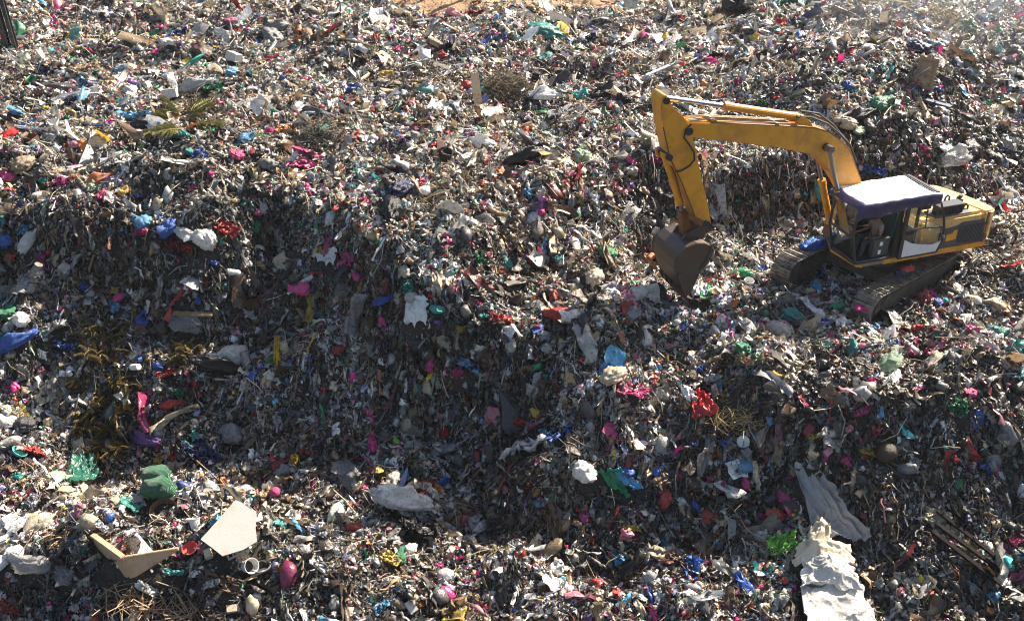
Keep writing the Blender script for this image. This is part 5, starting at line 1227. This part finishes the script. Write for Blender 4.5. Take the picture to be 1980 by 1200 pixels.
# black pallet sunk in the slope
pal = empty('pallet', vp(1880,1062,.22), R(-38)); n = normal(np.array([pal.location.x]), np.array([pal.location.y]))[0]
pd = (vp(1935,1110,.22)-vp(1815,1018,.22)).normalized(); nz_ = Vector(n); nz_ = (nz_ - pd*pd.dot(nz_)).normalized()
pal.rotation_euler = Matrix((pd, nz_.cross(pd), nz_)).transposed().to_euler(); pal.location = vp(1875,1064,.2); tag(pal, 'black broken pallet of long slats lying in the dark right slope', 'pallet')
for k in range(4):
    m = MB(); m.box((-.04*k,-.5+k*.34,0), (1.75-.1*(k % 2),.13,.05), Matrix.Rotation(.04*math.sin(k*2), 3, 'Z')); m.build('slat', M_DARKWOOD, pal, bevel=.008)
for x in (-.6, .55):
    m = MB(); m.box((x,0,-.07), (.1,1.25,.08)); m.build('bearer', M_DARKWOOD, pal, bevel=.008)

# plants and straw
def leafy(rng, M, mat_list, L, n, droop=.5, leaf=.2, wid=.018, stem=.012):
    m = MB()
    pts = []
    for i in range(13):
        t = i/12; pts.append(Vector((L*t, .12*L*math.sin(t*2+rng.random()*.2), L*(.35*t - droop*t*t))))
    m.tube(pts, [stem*((1-.8*i/12)+.2) for i in range(13)], 4)
    for k in range(n):
        t = .1+.9*k/n; i = min(int(t*12), 11); p = pts[i].lerp(pts[i+1], t*12-i)
        for s in (-1, 1):
            d = Vector((.75+rng.normal()*.2, s*(.8+rng.normal()*.15), -.2+rng.normal()*.3)).normalized()*leaf*(1.15-.6*t)*rng.uniform(.7, 1.2)
            w = Vector((0, 0, 1)).cross(d).normalized()*wid
            q = p + d*.5 + Vector((0, 0, .03))
            m.add([p, q-w, p+d-Vector((0,0,.05)), q+w], [(0,1,2),(0,2,3)])
    m.v = [tuple(M @ Vector(v)) for v in m.v]
    return m
_b = np.random.default_rng(77)
k = 0
spots = [(185,645),(215,660),(180,690),(205,700),(225,745),(165,745),(250,745),(205,770),(180,800),(240,800),(215,830),(160,830),(230,870),(190,880),(365,690),(350,700)]
words = ['topmost', 'second from the top', 'third from the top, left', 'fourth from the top', 'fifth', 'leftmost in the middle', 'rightmost in the middle', 'central', 'left below the middle', 'right below the middle', 'lower middle', 'leftmost lower', 'rightmost of the lowest', 'lowest']
for x, y in spots:
    p0, dep = at(x, y); n = normal(np.array([p0[0]]), np.array([p0[1]]))[0]
    m = MB()
    for j in range(16):
        a = _b.uniform(0, 6.28); M = Matrix.Translation((_b.uniform(-.2,.2),_b.uniform(-.2,.2),_b.uniform(-.1,.1))) @ Matrix.Rotation(a, 4, 'Z') @ Matrix.Rotation(_b.uniform(-.9, .5), 4, 'Y') @ Matrix.Rotation(_b.uniform(-1, 1), 4, 'X')
        q = leafy(_b, M, None, _b.uniform(.22, .5), 24, _b.uniform(.3,.9), .075, .0065, .004); off = len(m.v); m.v += q.v; m.f += [tuple(i+off for i in f) for f in q.f]
    exclude(p0[0], p0[1], .22)
    o = m.build('dry_branch', M_GOLD); o.location = Vector(p0) + Vector(n)*.12
    lab = f'{words[k]} dry golden branch of the brush on the left cliff' if k < 14 else ('dry golden brush under the brown plank, right one' if k == 14 else 'dry golden brush under the brown plank, left one')
    tag(o, lab, 'branch', 'dry golden branches on the cliff'); k += 1
for i, (x, y, a, w) in enumerate(((340,248,2.6,'leftmost'), (352,240,2.2,'tallest'), (365,245,.6,'rightmost'), (350,262,3.6,'lowest'), (372,258,-.3,'lower right'))):
    p0, dep = at(x, y); m = leafy(_b, Matrix.Rotation(a, 4, 'Z') @ Matrix.Rotation(_b.uniform(-.5,-.1), 4, 'Y') @ Matrix.Rotation(_b.uniform(-.7,.7), 4, 'X'), None, 1.0, 40, .5, .34, .016)
    q = leafy(_b, Matrix.Rotation(a+.5, 4, 'Z') @ Matrix.Rotation(_b.uniform(-.6,0), 4, 'Y') @ Matrix.Rotation(_b.uniform(-.7,.7), 4, 'X'), None, .9, 40, .5, .34, .016); off = len(m.v); m.v += q.v; m.f += [tuple(j+off for j in f) for f in q.f]
    o = m.build('palm_frond', M_GREENF); o.location = Vector(p0)+Vector((0,0,.2)); tag(o, f'{w} of the green palm fronds dumped on the left plateau', 'frond', 'green palm fronds')
def heap(name, px, py, R_, H, n, mat, label, cat, wid=.012, L=.5, seed=1, flat=.5):
    rng = np.random.default_rng(seed); p0, dep = at(px, py); m = MB()
    for k in range(n):
        a = rng.uniform(0, 6.28); r_ = R_*math.sqrt(rng.random()); z = H*(1-(r_/R_)**2)*rng.random()
        c_ = Vector((r_*math.cos(a), r_*math.sin(a), z)); b = rng.uniform(0, 6.28); d = Vector((math.cos(b), math.sin(b), rng.normal()*flat - .25)).normalized()*L*rng.uniform(.4, 1)
        k_ = Vector((rng.normal(), rng.normal(), rng.normal()))*.06*L
        m.tube([c_-d*.5, c_+k_, c_+d*.5], [wid, wid, wid*.5], 3, cap=False)
    exclude(p0[0], p0[1], R_*.6); o = m.build(name, mat); o.location = Vector(p0) + Vector((0,0,-.05)); tag(o, label, cat); return o
heap('straw_heap', 980, 174, .95, .62, 1500, paint('brown_straw', (.10,.075,.04), .8), 'tall brown straw heap behind the upright wooden plank', 'straw heap', .008, .55, 4)
heap('straw_heap', 1813, 34, .9, .5, 700, M_STRAW, 'olive straw heap on top of the far right mound', 'straw heap', .01, .6, 5)
heap('twig_pile', 330, 1165, .75, .35, 150, M_TWIG, 'pile of bare brown twigs below the broken beige trough', 'twigs', .011, 1.0, 6, .4)
heap('twig_pile', 240, 1150, .5, .25, 70, M_TWIG, 'sparser brown twigs at the bottom left of the trough', 'twigs', .010, .9, 7, .4)
heap('twig_pile', 1420, 800, .6, .3, 120, M_STRAW, 'tangle of dry stalks right of the crumpled red sheet', 'stalks', .008, .9, 8, .5)
heap('twig_pile', 130, 1030, .4, .2, 60, M_TWIG, 'tangled roots left of the broken beige trough', 'roots', .012, .7, 9, .4)
heap('straw_heap', 625, 262, .8, .6, 500, paint('dark_straw', (.09,.075,.05), .7), 'dark straw mound on the plateau above the central mound', 'straw heap', .009, .5, 10)

# ------------------------------------------------------------------ the mass of small rubbish, too much to count
strawpal = np.array([1.2,2.5,5,1.5,1.5,1.6,1.5,2,2,5] + [0]*15 + [2.0])
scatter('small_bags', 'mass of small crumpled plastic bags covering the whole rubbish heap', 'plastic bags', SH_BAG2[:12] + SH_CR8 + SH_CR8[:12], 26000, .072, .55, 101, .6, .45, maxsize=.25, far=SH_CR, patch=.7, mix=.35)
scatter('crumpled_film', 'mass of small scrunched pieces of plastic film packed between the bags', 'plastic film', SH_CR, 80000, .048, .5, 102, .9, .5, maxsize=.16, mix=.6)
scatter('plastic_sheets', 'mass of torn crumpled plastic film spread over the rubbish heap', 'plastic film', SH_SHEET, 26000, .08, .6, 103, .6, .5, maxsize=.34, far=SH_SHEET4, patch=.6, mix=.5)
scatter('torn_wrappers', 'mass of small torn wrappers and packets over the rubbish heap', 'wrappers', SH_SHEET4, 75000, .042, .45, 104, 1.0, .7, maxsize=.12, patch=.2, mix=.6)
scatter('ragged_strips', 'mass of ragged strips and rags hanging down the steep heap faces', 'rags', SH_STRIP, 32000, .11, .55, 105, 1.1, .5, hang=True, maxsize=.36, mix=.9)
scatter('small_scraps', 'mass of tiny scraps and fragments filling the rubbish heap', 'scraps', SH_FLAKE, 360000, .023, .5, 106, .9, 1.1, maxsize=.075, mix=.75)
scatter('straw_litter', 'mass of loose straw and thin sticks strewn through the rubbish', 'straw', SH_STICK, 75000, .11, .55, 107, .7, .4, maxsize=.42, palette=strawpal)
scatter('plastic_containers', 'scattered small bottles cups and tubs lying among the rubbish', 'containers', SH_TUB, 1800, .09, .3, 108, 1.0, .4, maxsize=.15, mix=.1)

# ------------------------------------------------------------------ dusty air
hb = MB(); hb.box((0, 0, 3.5), (8600, 8600, 25)); hz_m = bpy.data.materials.new('dusty_air'); hz_m.use_nodes = True
hn = hz_m.node_tree; hn.nodes.remove(hn.nodes['Principled BSDF']); pv = hn.nodes.new('ShaderNodeVolumePrincipled')
pv.inputs['Color'].default_value = (.86, .90, .95, 1); pv.inputs['Density'].default_value = .00022; pv.inputs['Anisotropy'].default_value = .3
hn.links.new(pv.outputs[0], hn.nodes['Material Output'].inputs['Volume'])
tag(hb.build('haze', hz_m), kind='stuff')
# thin bluish smoke drifting over the far right corner of the heap
V, F = shape_bag(np.random.default_rng(8), 4, False, 1.5); c_ = at(1960, 75)[0]
so = link(bpy.data.objects.new('smoke', mesh_from('smoke', V*np.array([6.0, 5.0, 3.0]), F, None))); so.location = (c_[0]+2.0, c_[1]+.5, c_[2]+.8)
sm = bpy.data.materials.new('thin_smoke'); sm.use_nodes = True; sn = sm.node_tree; sn.nodes.remove(sn.nodes['Principled BSDF']); sv_ = sn.nodes.new('ShaderNodeVolumePrincipled')
sv_.inputs['Color'].default_value = (.80, .87, .97, 1); sv_.inputs['Density'].default_value = .014; sv_.inputs['Anisotropy'].default_value = .2
sn.links.new(sv_.outputs[0], sn.nodes['Material Output'].inputs['Volume']); so.data.materials.clear(); so.data.materials.append(sm); tag(so, kind='stuff')
